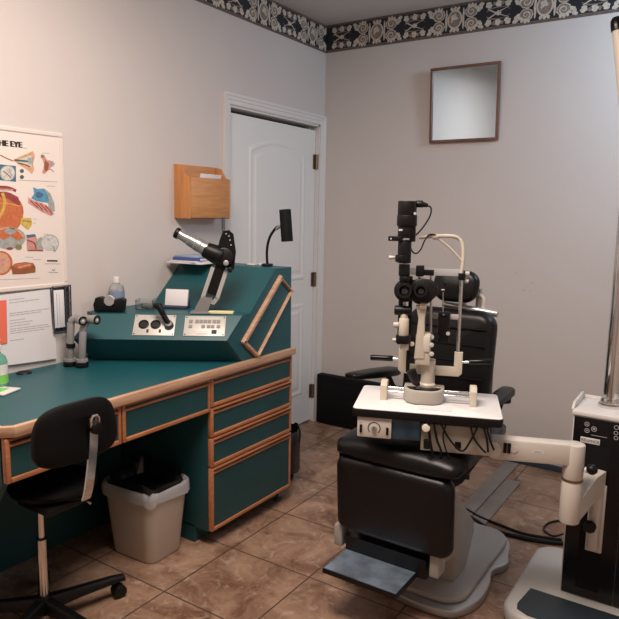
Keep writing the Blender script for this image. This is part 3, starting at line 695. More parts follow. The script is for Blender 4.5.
# fine captions as hairlines
for x0_, y0_, w_ in ((42, 153, 7), (46, 186, 9), (43, 234, 5), (23, 148, 4), (33, 219, 4), (33, 223, 3), (25, 257, 8), (33, 259.5, 8)): cline([(x0_, y0_), (x0_+w_*.5, y0_+.1), (x0_+w_, y0_+.3)], .22, 'gry', .0003)
cline([(47, 260.8), (53, 260.8), (57.5, 261)], .8, INK, .0003); cline([(45, 263.8), (53, 263.8), (60, 264)], .3, 'gry', .0003); cline([(52, 269), (53.4, 270.8), (55, 269)], .5, 'gry', .0003); cline([(48.5, 272.3), (53, 272.3), (58, 272.5)], .35, 'gry', .0003)
cline([(0, 279.5), (20, 279), (40, 278)], .2, 'skn', .0003)
b.build('printed_sheet', ch, smooth=0, recalc=False)

# letter, coral card, wall holder
def wp(px, py, x): return at(px, py, (x, 0, 0), (1, 0, 0))
b = MB(); c4 = [wp(-14, 297, .004), wp(52.5, 288.5, .004), wp(56.5, 358.5, .010), wp(-14, 368, .008)]
def bil(u, v, o=0): 
    p = (c4[3]*(1-u)+c4[2]*u)*(1-v)+(c4[0]*(1-u)+c4[1]*u)*v; return p+Vector((.0012+o+.010*math.sin(PI*u)*(1-v)*.4, 0, 0))
for i in range(8):
    for j in range(6): b.flat([bil(i/8, j/6), bil((i+1)/8, j/6), bil((i+1)/8, (j+1)/6), bil(i/8, (j+1)/6)], PAPER)
for v, u0_, u1_ in ((.91, .32, .55), (.87, .32, .78), (.72, .32, .93), (.69, .32, .80), (.62, .32, .55), (.58, .32, .66), (.54, .32, .62), (.50, .32, .90), (.47, .32, .93), (.44, .32, .84), (.34, .32, .52)):
    n = 6
    for i in range(n):
        a_, c_ = u0_+(u1_-u0_)*i/n, u0_+(u1_-u0_)*(i+.9)/n; b.flat([bil(a_, v, .0005), bil(c_, v, .0005), bil(c_, v+.011, .0005), bil(a_, v+.011, .0005)], INKG)
o = b.build('letter_sheet', loc=(.01, -2.3, .84), smooth=60, recalc=False); tag(o, 'typed white letter hanging on the wall below the eye chart', 'letter')
b = MB(); b.flat([wp(-6, 301, .013), wp(6.5, 300, .013), wp(7.5, 343, .014), wp(-6, 345, .014)], CORAL)
b.flat([wp(-6, 345, .0145), wp(7.5, 343, .0145), wp(6.5, 300, .0135), wp(-6, 301, .0135)], CORAL); tag(b.build('coral_card', loc=(.02, -2.4, .9)), 'coral red paper card in front of the left side of the letter', 'card')
t = thing('wall_pad_holder', 'black wire pad holder with white pad right of the letter on the wall', 'pad holder', (.02, -2.1, .93))
b = MB(); z0, z1 = .940, 1.138; y0, y1 = -2.142, -2.057
DG = mat('holder_dark', (.06, .06, .075), .35, .3)
for k in (0, 1):
    x = .006+.014*k
    b.tube([(x, y0, z0), (x, y1, z0), (x, y1+.002, z1), (x, y0, z1), (x, y0, z0)], .0032, DG, n=8, sm=0)
for k in range(8): 
    z = z0+.012+(z1-z0-.02)*k/7; b.tube([(.004, y1-.022, z), (.020, y1-.022, z), (.020, y1, z+.004)], .002, DG, n=6, sm=0)
for k in range(5): b.tube([(.020, y0+.01+.018*k, z0), (.020, y0+.004+.018*k, z0+.02)], .002, DG, n=6, sm=0)
b.tube([(.02, y1-.024, z0), (.02, y1-.024, z1)], .003, DG, n=8, sm=0); b.box((.001, y0, z0), (.004, y1, z1), DG)
b.build('wire_frame', t)
b = MB(); b.box((.0045, y0+.004, z0+.020), (.018, y1-.030, z1-.018), PAPER, .001); b.box((.018, y0+.018, z0+.03), (.0183, y0+.020, z1-.03), BLUEL); b.box((.018, y0+.030, z0+.03), (.0183, y0+.0315, z1-.03), INKG); b.build('paper_pad', t)

# sanitizer bottle & tissue packet on desk
sn = thing('sanitizer_bottle', 'clear green hand sanitizer bottle with white label at the left edge of the desk', 'bottle', (.158, -2.482, ZD+.0005))
b = MB(); b.lathe([(.001, 0), (.030, 0), (.034, .005), (.034, .095), (.028, .115), (.013, .128), (.012, .138), (.001, .138)], (0, 0, 0), GREEN, n=26); b.build('bottle_body', sn, world=False)
b = MB(); b.lathe([(.0343, .05), (.0347, .05), (.0347, .088), (.0343, .088)], (0, 0, 0), WPLAS, n=26); b.lathe([(.0343, .016), (.0347, .016), (.0347, .05), (.0343, .05)], (0, 0, 0), GREENL, n=26); b.build('label_band', sn, world=False)
b = MB(); b.lathe([(.015, .134), (.016, .155), (.010, .16), (.005, .162), (.005, .178), (.001, .178)], (0, 0, 0), WPLAS, n=18); b.box((-.006, -.035, .172), (.008, .012, .182), WPLAS, .003); b.build('pump', sn, world=False)
q = at(4, 386, (0, 0, ZD), (0, 0, 1)); print('packet', q)
b = MB(); b.box((-.06, -.05, 0), (.05, .045, .007), WPLAS, .003); b.box((-.045, -.035, .0071), (.02, .02, .0076), GREENL); o = b.build('wipes_packet', world=False); o.location = (.225, -2.515, ZD+.0005); o.rotation_euler = (0, 0, R(20)); tag(o, 'flat white and green wipes packet in front of the sanitizer bottle', 'packet')

# ------------------------------------------------------------------ waste bins
t = thing('waste_bin', 'beige plastic waste bin with bag liner in the knee space under the desk', 'waste bin', (.372, -1.972, 0), R(2))
def ring(w, d, z, r=.045, n=7): return [Vector((x, y, z)) for x, y in rrect(w, d, r, n)]
b = MB(); rs = [ring(.20, .15, .001, .03), ring(.235, .185, .002, .04), ring(.245, .195, .012), ring(.292, .237, .293), ring(.304, .249, .296), ring(.306, .251, .311), ring(.298, .243, .314), ring(.288, .233, .306), ring(.238, .188, .02)]
b.loft(rs, BIN); b.build('bin_body', t, world=False)
b = MB(); rs = []
for k, (w_, z, amp) in enumerate(((.315, .272, .006), (.316, .292, .004), (.313, .314, .003), (.298, .322, .002), (.282, .310, .001))):
    rr = []
    for i, p in enumerate(rrect(w_, w_-.055, .05, 14)):
        f = noise.noise(Vector((p[0]*30, p[1]*30, k*.7)))*amp; zz_ = z+(noise.noise(Vector((p[0]*40+5, p[1]*40, 0)))*.030 if k == 0 else noise.noise(Vector((p[0]*60, p[1]*60, k)))*.012)
        rr.append(Vector((p[0]*(1+f*6), p[1]*(1+f*6), zz_)))
    rs.append(rr)
b.loft(rs, BAGW, cap=False); b.build('clear_liner', t, world=False, smooth=70)
b = MB(); rs = []
for k, (w_, z) in enumerate(((.285, .300), (.272, .317), (.270, .345), (.237, .330), (.21, .26), (.15, .08))):
    rr = []
    for i, p in enumerate(rrect(w_, w_-.055, .05, 14)):
        back = max(0, (-p[0]*.3+p[1])/.12); zz_ = z+(noise.noise(Vector((p[0]*28+2, p[1]*28, k*.3)))*.035+back*.008 if 1 <= k <= 3 else 0)
        f = noise.noise(Vector((p[0]*45, p[1]*45, k)))*.03; rr.append(Vector((p[0]*(1+f), p[1]*(1+f), zz_)))
    rs.append(rr)
b.loft(rs, BAGB); b.build('black_bag', t, world=False, smooth=70)

q = at(290, 450, (.3, -1.09, 0), (0, 1, 0)); print('dark bin', q, at(300, 462, (0, 0, 0), (0, 0, 1)), at(290, 462, (0, 0, 0), (0, 0, 1)))
t = thing('waste_basket', 'small black waste basket with bag standing behind the drawer cabinet', 'waste basket', (.375, -1.035, 0))
b = MB(); n = 28
b.loft([[Vector((r_*math.cos(2*PI*k/n), r_*math.sin(2*PI*k/n), z)) for k in range(n)] for r_, z in ((.09, .001), (.10, .01), (.125, .27), (.12, .27), (.10, .02))], BLKM); b.build('basket', t, world=False)
b = MB(); rs = []
for k, (r_, z) in enumerate(((.133, .06), (.136, .20), (.137, .275), (.127, .292), (.11, .2))):
    rs.append([Vector(((r_+noise.noise(Vector((math.cos(a)*4, math.sin(a)*4, k*.6)))*.010)*math.cos(a), (r_+noise.noise(Vector((math.cos(a)*4, math.sin(a)*4, k*.6)))*.010)*math.sin(a), z+noise.noise(Vector((math.cos(a)*3, math.sin(a)*3, k)))*.02)) for a in [2*PI*i/48 for i in range(48)]])
b.loft(rs, BAGB, cap=False); b.build('bag', t, world=False, smooth=70)

# low black box against back wall
bx = thing('black_floor_box', 'low flat black case standing against the back wall right of the door', 'case', (.42, -.09, 0))
b = MB(); b.box((.026, -.075, .004), (.86, -.016, .352), BLKM, .006); b.build('case_body', bx)
for x in (.12, .75): b = MB(); b.box((x-.03, -.07, 0), (x+.03, -.02, .0038), BLK); b.build('case_foot', bx)
b = MB(); b.box((.035, -.077, .318), (.855, -.0752, .322), BLK); b.build('lid_seam', bx)

TVIN = mat('task_chair_vinyl', (.0035, .0032, .0035), .5, bump=.2, bump_scale=160, spec=.15)
# ------------------------------------------------------------------ task chair
tc_ = thing('task_chair', 'black swivel task chair with chrome back bracket pulled up to the desk', 'chair', (.475, -2.545, 0))
hub = Vector((.475, -2.545, 0))
b = MB(); b.cyl(hub+Vector((0, 0, .05)), hub+Vector((0, 0, .115)), .032, BLK, r1=.026, n=20, bev=.004)
b.build('hub', tc_)
b = MB(); b.cyl(hub+Vector((0, 0, .028)), hub+Vector((0, 0, .05)), .012, CHROME, n=14); b.cyl(hub+Vector((0, 0, .10)), hub+Vector((0, 0, .325)), .0155, CHROME, n=20); b.cyl(hub+Vector((0, 0, .325)), hub+Vector((0, 0, .33)), .017, BLK, n=20); b.cyl(hub+Vector((0, 0, .33)), hub+Vector((0, 0, .475)), .011, CHROME, n=20); b.build('gas_post', tc_)
cw = at(121, 583, (0, 0, .05), (0, 0, 1)); a0 = math.atan2((cw-hub).y, (cw-hub).x); RL = (cw-hub).xy.length; print('castor ang', math.degrees(a0), (cw-hub).length)
for k in range(5):
    a = a0+k*2*PI/5; d = Vector((math.cos(a), math.sin(a), 0)); s_ = Vector((-d.y, d.x, 0))
    b = MB()
    b.loft([[hub+d*r_+s_*x*w_+Vector((0, 0, z+y*h_)) for x, y in ((-1, -1), (1, -1), (1, .4), (.6, 1), (-.6, 1), (-1, .4))] for r_, z, w_, h_ in ((.015, .085, .022, .024), (.12, .083, .019, .017), (.25, .078, .016, .012), (RL+.012, .073, .016, .009))], BLK)
    lg_ = b.build('leg', tc_)
    b = MB(); c_ = hub+d*(RL-.002)
    b.cyl(c_+Vector((0, 0, .045)), c_+Vector((0, 0, .068)), .006, STEEL, n=10)
    for sg in (-1, 1): b.cyl(c_+s_*sg*.006-d*.008+Vector((0, 0, .0255)), c_+s_*sg*.022-d*.008+Vector((0, 0, .0255)), .025, BLK, n=20, bev=.003)
    b.box(c_-d*.008+Vector((-.012, -.012, .030)), c_-d*.008+Vector((.012, .012, .054)), BLK, .004)
    b.build('castor', lg_)
sc_ = at(53, 484, (0, 0, .500), (0, 0, 1)); print('seat', sc_)
b = MB(); Mx = Matrix.Translation(sc_) @ Matrix.Rotation(0, 4, 'Z')
prof = [(.02, -.028), (.15, -.026), (.170, -.012), (.176, .008), (.168, .024), (.145, .034), (.09, .038), (.001, .039)]
prof = [(r_*.84, z_*.72) for r_, z_ in prof]; b.lathe(prof, sc_, TVIN, n=40); b.build('seat', tc_)
b = MB(); b.box((hub.x-.05, hub.y-.05, .455), (hub.x+.12, hub.y+.09, .478), BLK, .003); b.build('seat_plate', tc_)
# backrest pad seen from behind, a rounded trapezoid
XB = .765
bc = at(79.5, 431, (XB, 0, 0), (1, 0, 0)); print('back pad centre', bc, at(37, 440, (XB, 0, 0), (1, 0, 0)), at(119, 410, (XB, 0, 0), (1, 0, 0)))
Mx = Matrix.Translation(bc) @ Matrix.Rotation(PI/2, 4, 'Z') @ Matrix.Rotation(R(-4), 4, 'X')
b = MB(); 
def bring(ins, y):
    out = []
    for k in range(40):
        a = 2*PI*k/40; ca, sa = math.cos(a), math.sin(a)
        x = (.148-ins)*abs(ca)**.55*(1 if ca > 0 else -1); z = (.094-ins)*abs(sa)**.6*(1 if sa > 0 else -1)
        x *= 1-.10*(z/.1); out.append(Mx @ Vector((x, y+(x/.15)**2*.018, z)))
    return out
b.loft([bring(.05, -.016), bring(.012, -.016), bring(.002, -.010), bring(0, 0), bring(.003, .014), bring(.016, .028), bring(.05, .034)], TVIN); b.build('backrest', tc_)
b = MB()
def bp_(px, py, o=0): return at(px, py, (XB+.022+o, 0, 0), (1, 0, 0))
pth = [bp_(93, 417), bp_(93.3, 440), bp_(91.5, 465), bp_(88.5, 489), bp_(86, 499, -.01)]
P = smooth_path(pth, 5); hw = .0155
b.loft([[p+Vector((x, y, 0)) for x, y in ((-.003, -hw), (.003, -hw), (.003, hw), (-.003, hw))] for p in P], CHROME)
e_ = P[-1]; b.loft([[p+Vector((0, y, z)) for y, z in ((-hw, -.003), (hw, -.003), (hw, .003), (-hw, .003))] for p in (e_, Vector((.56, -2.50, .470)))], CHROME)
b.build('back_bracket', tc_)
b = MB(); q = bp_(93, 424, .004); b.cyl(q+Vector((-.004, 0, -.01)), q+Vector((.024, 0, -.01)), .019, BLK, n=18, bev=.003)
b.tube([q+Vector((.01, -.014, -.02)), q+Vector((.012, -.014, .022)), q+Vector((.012, 0, .030)), q+Vector((.012, .012, .022)), q+Vector((.012, .013, -.012))], .004, CHROME, n=8); b.build('adjust_knob', tc_)
b = MB(); b.tube([Vector((.53, -2.46, .470)), Vector((.59, -2.45, .462)), Vector((.615, -2.445, .455))], .005, CHROME, n=8); b.build('height_lever', tc_)

# ------------------------------------------------------------------ exam chair
CX = 1.425
ec = thing('exam_chair', 'black vinyl examination chair with footplate and grey pedestal base in the middle of the room', 'exam chair', (CX, -1.35, 0))
def pp(px, py, z): return at(px, py, (0, 0, z), (0, 0, 1))
out = [(1.18, -1.00), (1.59, -1.00), (1.68, -1.06), (1.705, -1.16), (1.725, -1.24), (1.690, -1.33), (1.712, -1.43), (1.715, -1.56), (1.68, -1.66), (1.62, -1.705), (1.45, -1.705), (1.18, -1.66), (1.13, -1.56), (1.13, -1.10)]
b = MB(); so = [(v.x, v.y) for v in smooth_path([Vector((x, y, 0)) for x, y in out+out[:1]], 4)[:-1]]
b.prism(so, XY(.0), .001, .035, SILVER, .008); b.build('base_skirt', ec, smooth=50)
so2 = [(CX+(x-CX)*.95, -1.37+(y+1.37)*.95) for x, y in rrect(1, 1, .16, 6)] if False else [(CX-.012+x, -1.345+y) for x, y in rrect(.53, .66, .10, 6)]
b = MB(); b.prism(so2, XY(.0), .036, .060, BASEG, .008); b.build('base_plate', ec, smooth=50)
b = MB(); prf = [(-1.735, .21), (-1.74, .50), (-1.66, .51), (-1.51, .38), (-1.35, .235), (-1.34, .19), (-1.42, .061), (-1.55, .061), (-1.55, .165)]
b.prism(prf, lambda u, v, w: (w, u, v), CX-.155, CX+.185, BASEG, .012)
b.build('pedestal_cover', ec)
b = MB(); b.cyl((CX, -1.52, .20), (CX, -1.52, .575), .05, BLKM, n=24); b.prism([(-1.80, .60), (-1.80, .535), (-1.66, .515), (-1.44, .55), (-1.40, .60)], lambda u, v, w: (w, u, v), CX-.20, CX+.235, BLKM, .006); b.build('lift_column', ec)
# seat cushion
b = MB()
sr = []
for y, zb_, zt, w_ in ((-1.835, .595, .615, .205), (-1.828, .580, .635, .225), (-1.80, .572, .650, .238), (-1.72, .572, .655, .242), (-1.50, .575, .655, .242), (-1.35, .58, .655, .24), (-1.28, .585, .650, .235), (-1.26, .60, .635, .21)):
    sr.append([Vector((CX+.034+x*2*w_, y, (zb_+zt)/2+z*(zt-zb_))) for x, z in rrect(1, 1, .30, 5)])
b.loft(sr, VINYL); b.build('seat', ec, smooth=60)
# legrest pad, footplate
b = MB(); Mx = Matrix.Translation((CX+.028, -1.830, .430)) @ Matrix.Rotation(R(4), 4, 'X') @ Matrix.Rotation(R(0), 4, 'Z')
b.cushion(.455, .300, .075, Mx, VINYL, r=.045, puff=.010); b.build('leg_rest', ec, smooth=60)
b = MB(); pr = [(-1.800, .245), (-1.735, .245), (-1.735, .185), (-1.75, .172), (-1.785, .183), (-1.79, .205)]
b.prism([(-1.80, .26), (-1.74, .26), (-1.72, .19), (-1.735, .176), (-1.79, .182), (-1.792, .21)], lambda u, v, w: (w, u, v), CX-.165, CX+.165, BLK, .004); b.build('footrest_apron', ec)
for x in (CX-.195, CX+.195):
    b = MB(); b.box((x-.018, -1.80, .205), (x+.018, -1.735, .29), BASEG, .006); b.build('hinge_bracket', ec)
b = MB(); fp_ = [pp(321, 571, .195), pp(344, 546, .20), pp(420, 573, .20), pp(391, 594, .195)]; print('foot', fp_)
x0, x1 = CX-.165, CX+.128
b.loft([[Vector((x, y, z)) for x, y, z in ((x0, -1.955, .180), (x1, -1.955, .180), (x1, -1.955, .196), (x0, -1.955, .196))], [Vector((x, y, z)) for x, y, z in ((x0, -1.76, .180), (x1, -1.76, .180), (x1, -1.76, .196), (x0, -1.76, .196))]], BLK); fpl = b.build('footplate', ec)
b = MB(); b.box((x0+.004, -1.951, .1962), (x1-.004, -1.765, .1985), mat('worn_tread_metal', (.34, .43, .55), .30, .6, noise_amt=.45, noise_scale=14, bump=.4, bump_scale=120)); b.build('tread_plate', fpl)
# backrest
b = MB(); Mx = Matrix.Translation((CX-.030, -1.215, .845)) @ Matrix.Rotation(R(-8), 4, 'X')
b.cushion(.395, .455, .10, Mx, VINYL, r=.07, puff=.014, seams=[-.13, -.06, .01, .08, .15]); 
b.build('backrest', ec, smooth=60)
b = MB(); b.box((CX-.20, -1.11, .60), (CX+.14, -1.05, 1.00), BLK, .02, M=None); b.build('back_shell', ec)
b = MB(); b.cyl((CX-.10, -1.085, 1.072), (CX+.150, -1.085, 1.050), .014, mat('satin_aluminium', (.62, .61, .60), .35, .7), n=18, bev=.003); b.build('push_bar', ec)
b = MB(); b.box((CX-.03, -1.07, .95), (CX+.0, -1.05, 1.14), STEEL, .003); b.box((CX+.045, -1.075, 1.05), (CX+.066, -1.05, 1.15), BASEG, .004); b.build('headrest_post', ec)
hc = at(457, 286, (0, -1.10, 0), (0, 1, 0)); print('head', hc)
b = MB(); Mx = Matrix.Translation((CX-.032, -1.14, 1.163)) @ Matrix.Rotation(R(-10), 4, 'X'); b.cushion(.195, .140, .06, Mx, VINYL, r=.055, puff=.008, wtop=1.08); b.build('headrest', ec, smooth=60)
b = MB(); b.tube([(CX+.04, -1.07, 1.13), (CX+.080, -1.075, 1.11), (CX+.080, -1.075, 1.06)], .008, CREAM, n=10); b.build('headrest_lever', ec)
# armrests
for sx, nm in ((-1, 'left'), (1, 'right')):
    xx = CX+(-.295 if sx < 0 else .262)
    b = MB(); z0 = .775
    ya, yb = (-1.56, -1.13) if sx < 0 else (-1.46, -1.26)
    rs = []
    for k, y in enumerate((ya, ya+.01, ya+.05, (ya+yb)/2, yb-.04, yb-.008, yb)):
        f = ((.5, .8, 1, 1, 1, .85, .5) if sx < 0 else (.9, .96, 1, 1, 1, .97, .9))[k]; th = (.030 if k < 3 else .042)
        rs.append([Vector((xx+x*(.075 if sx < 0 else .062)*f, y, z0+z*th*f+(-(y+1.34)*.14 if sx < 0 else -.005))) for x, z in rrect(1, 1, .35, 4)])
    b.loft(rs, VINYL); ar = b.build('armrest', ec, smooth=60)
    b = MB(); b.tube([(xx, yb-.09, z0-.02), (xx-sx*.01, yb-.08, .72), (xx-sx*.04, yb-.07, .67), (xx-sx*.12, yb-.05, .62)], .013, BLK, n=10); b.cyl((xx, yb-.06, z0-.035), (xx, yb-.06, z0-.015), .03, BLK, n=16); b.build('arm_support', ec)

# floor cable cover strips and mains cable
b = MB(); CC = mat('floor_channel', (.27, .225, .195), .55, noise_amt=.15)
q1 = pp(469, 511, .01); q2 = pp(493.5, 474, .01); q3 = pp(513, 480.5, .01); q4 = pp(479.7, 518.6, .01); print('chan', q1, q2, q3, q4)
b.box((1.355, -1.00, .0005), (1.435, -.03, .010), CC, .003); b.box((1.440, -1.00, .0005), (1.520, -.30, .009), CC, .003)
tag(b.build('floor_cable_cover', loc=(1.44, -.6, 0)), 'flat greyish brown cable cover strip on the tiles behind the exam chair', 'cable cover')
def fl(px, py, z=.010): q = pp(px, py, z); return q
b = MB(); b.tube([fl(462, 512), fl(475, 520), fl(492, 530), fl(515, 536), fl(540, 541), fl(562, 543.5), fl(585, 544)], .0095, BLK, n=8); b.tube([fl(466, 509, .009), fl(480, 517, .009), fl(500, 525, .009), fl(525, 534, .009), fl(562, 540, .009)], .007, BLK, n=8)
tag(b.build('power_cable', loc=fl(515, 536, 0)), 'thick black double power cable on the floor from chair base to instrument stand', 'cable')
b = MB(); b.tube([fl(563, 534, .020), fl(553, 536, .012), fl(544, 530, .010), fl(547, 524, .006), fl(556, 521, .006), fl(568, 520, .006)], .005, BLK, n=8)
tag(b.build('cable_loop', loc=fl(547, 530, 0)), 'small loop of thin black cable on the floor beside the instrument stand', 'cable')

# ------------------------------------------------------------------ instrument stand
st = thing('instrument_stand', 'white and black instrument stand with chrome pole and swing arm at the right edge', 'instrument stand', (2.15, -1.30, 0))
b = MB(); so = [(2.13+x, -1.325+y) for x, y in rrect(.66, .60, .09, 8)]
b.prism(so, XY(0), .001, .062, mat('stand_shell', (.50, .49, .46), .4), .016); b.build('base_shell', st, smooth=50)
b = MB(); mp_ = [(1.865, -1.425), (2.40, -1.425), (2.40, -1.605), (1.90, -1.605), (1.858, -1.585), (1.850, -1.55)]
b.prism(mp_, XY(0), .0622, .066, MATBL, .0015); b.build('foot_mat', st)
x0, x1, y0, y1 = 1.957, 2.30, -1.372, -1.165
b = MB(); b.box((x0, y0+.004, .062), (x1, y1, .752), WPLAS, .006); b.build('column_housing', st)
b = MB(); b.box((x0+.006, y0-.004, .068), (x1-.16, y0+.003, .748), BLKG, .001); b.box((x1-.158, y0-.003, .068), (x1-.006, y0+.003, .748), BLKG, .001); fpn = b.build('front_panel', st)
b = MB(); b.box((x0+.055, y0-.0055, .10), (x0+.135, y0-.0038, .655), BLKM, .001); b.build('arm_slot', st)
def sf(px, py, o=0): q = at(px, py, (0, y0-.004-o, 0), (0, 1, 0)); return q
b = MB(); GL = mat('legend_white', (.5, .5, .5), .5)
def ringp(b, c, r, w, m, n=16, sx=1):
    for k in range(n):
        a, a2 = 2*PI*k/n, 2*PI*(k+1)/n
        b.flat([(c.x+sx*rr*math.cos(t_), y0-.0046, c.z+rr*math.sin(t_)) for rr, t_ in ((r, a), (r+w, a), (r+w, a2), (r, a2))], m)
for px, py, r_ in ((587, 424, .0065), (587, 430.5, .0065), (594, 429, .0075), (616.5, 427.5, .006), (616, 433, .0055), (616, 438, .0055)): ringp(b, sf(px, py), r_, .0018, GL, sx=1)
for px, py in ((587, 424), (587, 430.5)):
    c = sf(px, py); sg = 1 if py < 426 else -1; b.flat([(c.x-.003, y0-.0047, c.z-.002*sg), (c.x+.003, y0-.0047, c.z-.002*sg), (c.x, y0-.0047, c.z+.004*sg)], GL)
c = sf(594, 429); b.box((c.x-.004, y0-.0050, c.z-.002), (c.x+.004, y0-.0045, c.z+.003), GL)
a_, c_ = sf(591, 435), sf(607, 438.5); b.flat([(a_.x, y0-.0047, a_.z), (c_.x, y0-.0047, a_.z), (c_.x, y0-.0047, a_.z+.0015), (a_.x, y0-.0047, a_.z+.0015)], GL)
b.build('control_legends', fpn, recalc=False)
b = MB(); a_, c_ = sf(580.5, 439), sf(600, 442.5); zc_ = (a_.z+c_.z)/2
b.box((a_.x, y0-.0065, zc_-.0105), (c_.x, y0-.0038, zc_+.0105), WPLAS, .001); b.text('RELIANCE', .0135, INK, lambda x, y: Vector(((a_.x+c_.x)/2+x, y0-.0068, zc_+y))); np_ = b.build('name_plate', fpn); np_['label'] = 'small silver name plate'
# top tray
b = MB(); b.box((x0-.004, y0-.002, .752), (x1, y1, .768), WPLAS, .004)
b.prism([(y0+.02, .766), (y0+.05, .789), (y1, .792), (y1, .766)], lambda u, v, w: (w, u, v), x0-.012, x0-.002, WPLAS, .003)
b.box((x0-.004, y1-.006, .766), (x1, y1+.002, .782), WPLAS, .003); b.build('top_tray', st)
pc = at(610, 406.5, (0, 0, .768), (0, 0, 1)); pc.z = 0; print('pole', pc)
b = MB(); b.lathe([(.042, .766), (.042, .778), (.036, .784), (.036, .79), (.032, .80), (.001, .80)], pc, CHROME, n=32); b.build('pole_collar', st)
b = MB(); b.cyl(pc+Vector((0, 0, .79)), pc+Vector((0, 0, 2.2)), .0275, CHROME, n=32); b.build('pole', st)
b = MB(); tp = at(617.5, 27, (0, pc.y, 0), (0, 1, 0)); tb_ = Vector((tp.x+.075, pc.y, tp.z-.42)); print('lamp tip', tp)
dd = (tb_-tp).normalized(); b.cyl(tp, tb_, .019, CREAM, r1=.024, n=20); b.cyl(tb_, pc+Vector((0, 0, tb_.z-.02)), .02, CREAM, n=16); b.build('overhead_arm', st)
b = MB(); b.lathe([(.001, -.036), (.014, -.033), (.021, -.022), (.0225, 0), (.0225, .012), (.001, .013)], tp, BLKG, axis=dd, n=20); b.build('arm_end_cap', st)
# swing arm
AA = R(21); ua = Vector((math.cos(AA), math.sin(AA), 0)); na = Vector((math.sin(AA), -math.cos(AA), 0))
E0 = at(575, 468, Vector((1.62, -1.70, 0)), na); print('elbow', E0)
EC = Vector((E0.x, E0.y, 0))
def sa(px, py, w=0): return at(px, py, EC+na*w, na)
z_t = sa(575, 444).z+.004; z_b = sa(563, 466).z; s0 = (sa(491, 440)-EC).dot(ua); print('arm', z_t, z_b, s0)
b = MB()
def AF(u, v, w): return EC+ua*u+na*w+Vector((0, 0, v))
def arm_box(u0, u1, v0, v1, w0, w1, m, bev=.006):
    old = MB(); b.prism([(u0, v0), (u1, v0), (u1, v1), (u0, v1)], AF, w0, w1, m, bev)
arm_box(s0, .010, z_t-.076, z_t, -.028, .028, IVORY, .008)
b.build('swing_arm', st)
b = MB()
ccu = -.004
b.prism([(-.042+ccu, z_b-.02), (.028, z_b-.02), (.032, z_t), (-.012, z_t), (-.042+ccu, z_t-.07)], AF, -.030, .030, IVORY, .008) if False else None
b.cyl(AF(-.006, z_t-.125, 0), AF(-.006, z_t-.002, 0), .034, IVORY, n=28, bev=.005); b.build('elbow_cap', st)
zb2 = sa(565, 521).z; zc2 = sa(564, 486).z; print('elbow z', z_t, zc2, zb2)
b = MB(); b.cyl(AF(-.006, z_t-.131, 0), AF(-.006, z_t-.124, 0), .0345, BRONZE, n=28); b.build('elbow_ring', st)
b = MB(); b.cyl(AF(-.006, zb2, 0), AF(-.006, z_t-.131, 0), .034, IVORY, n=28, bev=.005); b.build('elbow_post', st)
b = MB(); # link from the elbow to the column, bright sloped top
p_l = EC+Vector((.0, 0, 0)); tgt = Vector((2.058, y0-.004, 0))
dl = (tgt-p_l); dl.z = 0; L_ = dl.length; dl.normalize(); nl = Vector((dl.y, -dl.x, 0))
zt1 = sa(584, 500).z; zt2 = .60
b.loft([[p_l+dl*0+nl*w_+Vector((0, 0, z)) for w_, z in ((-.028, zb2+.01), (.028, zb2+.01), (.028, zt1), (-.028, zt1))], [p_l+dl*(L_*.62)+nl*w_+Vector((0, 0, z)) for w_, z in ((-.028, zb2+.05), (.028, zb2+.05), (.028, zt1+.055), (-.028, zt1+.055))], [p_l+dl*L_+nl*w_+Vector((0, 0, z)) for w_, z in ((-.028, zb2+.05), (.028, zb2+.05), (.028, zt1+.06), (-.028, zt1+.06))]], IVORY)
b.build('arm_link', st, smooth=0)
b = MB(); q = at(592, 548, (0, y0-.025, 0), (0, 1, 0)); q0 = at(592, 505, (0, y0-.025, 0), (0, 1, 0)); b.cyl((q.x, y0-.025, q.z+.0), (q.x, y0-.025, zb2+.06), .020, IVORY, n=20, bev=.004); b.box((q.x-.026, y0-.014, q.z-.02), (q.x+.03, y0-.0045, zb2+.09), IVORY, .003); b.build('counter_sleeve', st)
b = MB(); k1 = sa(592, 469.5, .035); b.cyl(sa(586, 470, .02), k1, .010, WPLAS, n=14); b.sphere(k1, .018, BLK, (1, 1, 1)); b.lathe([(.012, 0), (.018, .004), (.018, .016), (.012, .02), (.001, .02)], k1-Vector((0, 0, .01)), BLK, axis=(0, 0, 1), n=12); b.build('lock_knob', st)
b = MB(); k2 = at(589.5, 527, (0, y0-.075, 0), (0, 1, 0)); b.cyl(k2+Vector((0, .045, 0)), k2, .009, WPLAS, n=14); b.lathe([(.001, -.012), (.018, -.012), (.022, -.006), (.022, .010), (.001, .012)], k2, BLK, axis=(0, 1, 0), n=9); b.build('clamp_knob', st)
b = MB() # switch details on the arm
def asw(px, py): q = sa(px, py, .028)-EC; return q.dot(ua), q.z
u_, v_ = asw(507, 448); b.prism([(u_-.012, v_-.018), (u_-.001, v_-.018), (u_-.001, v_+.018), (u_-.012, v_+.018)], AF, .0275, .031, BLK); b.prism([(u_+.001, v_-.018), (u_+.012, v_-.018), (u_+.012, v_+.018), (u_+.001, v_+.018)], AF, .0275, .031, BLK)
u_, v_ = asw(514, 449.5); b.cyl(AF(u_, v_, .027), AF(u_, v_, .0305), .011, WPLAS, n=18); b.build('arm_switch', st)
u_, v_ = asw(538, 452); b = MB(); b.prism([(u_-.019, v_-.006), (u_+.019, v_-.006), (u_+.019, v_+.006), (u_-.019, v_+.006)], AF, .0276, .0285, WPLAS); b.prism([(u_-.012, v_-.002), (u_+.010, v_-.002), (u_+.010, v_+.002), (u_-.012, v_+.002)], AF, .0285, .0287, INKG); b.build('rating_label', st)
b = MB(); u_, v_ = asw(493, 449); b.cyl(AF(u_, v_, .02), AF(u_, v_, .048), .026, IVORY, n=26, bev=.004); b.build('pivot_knob', st)

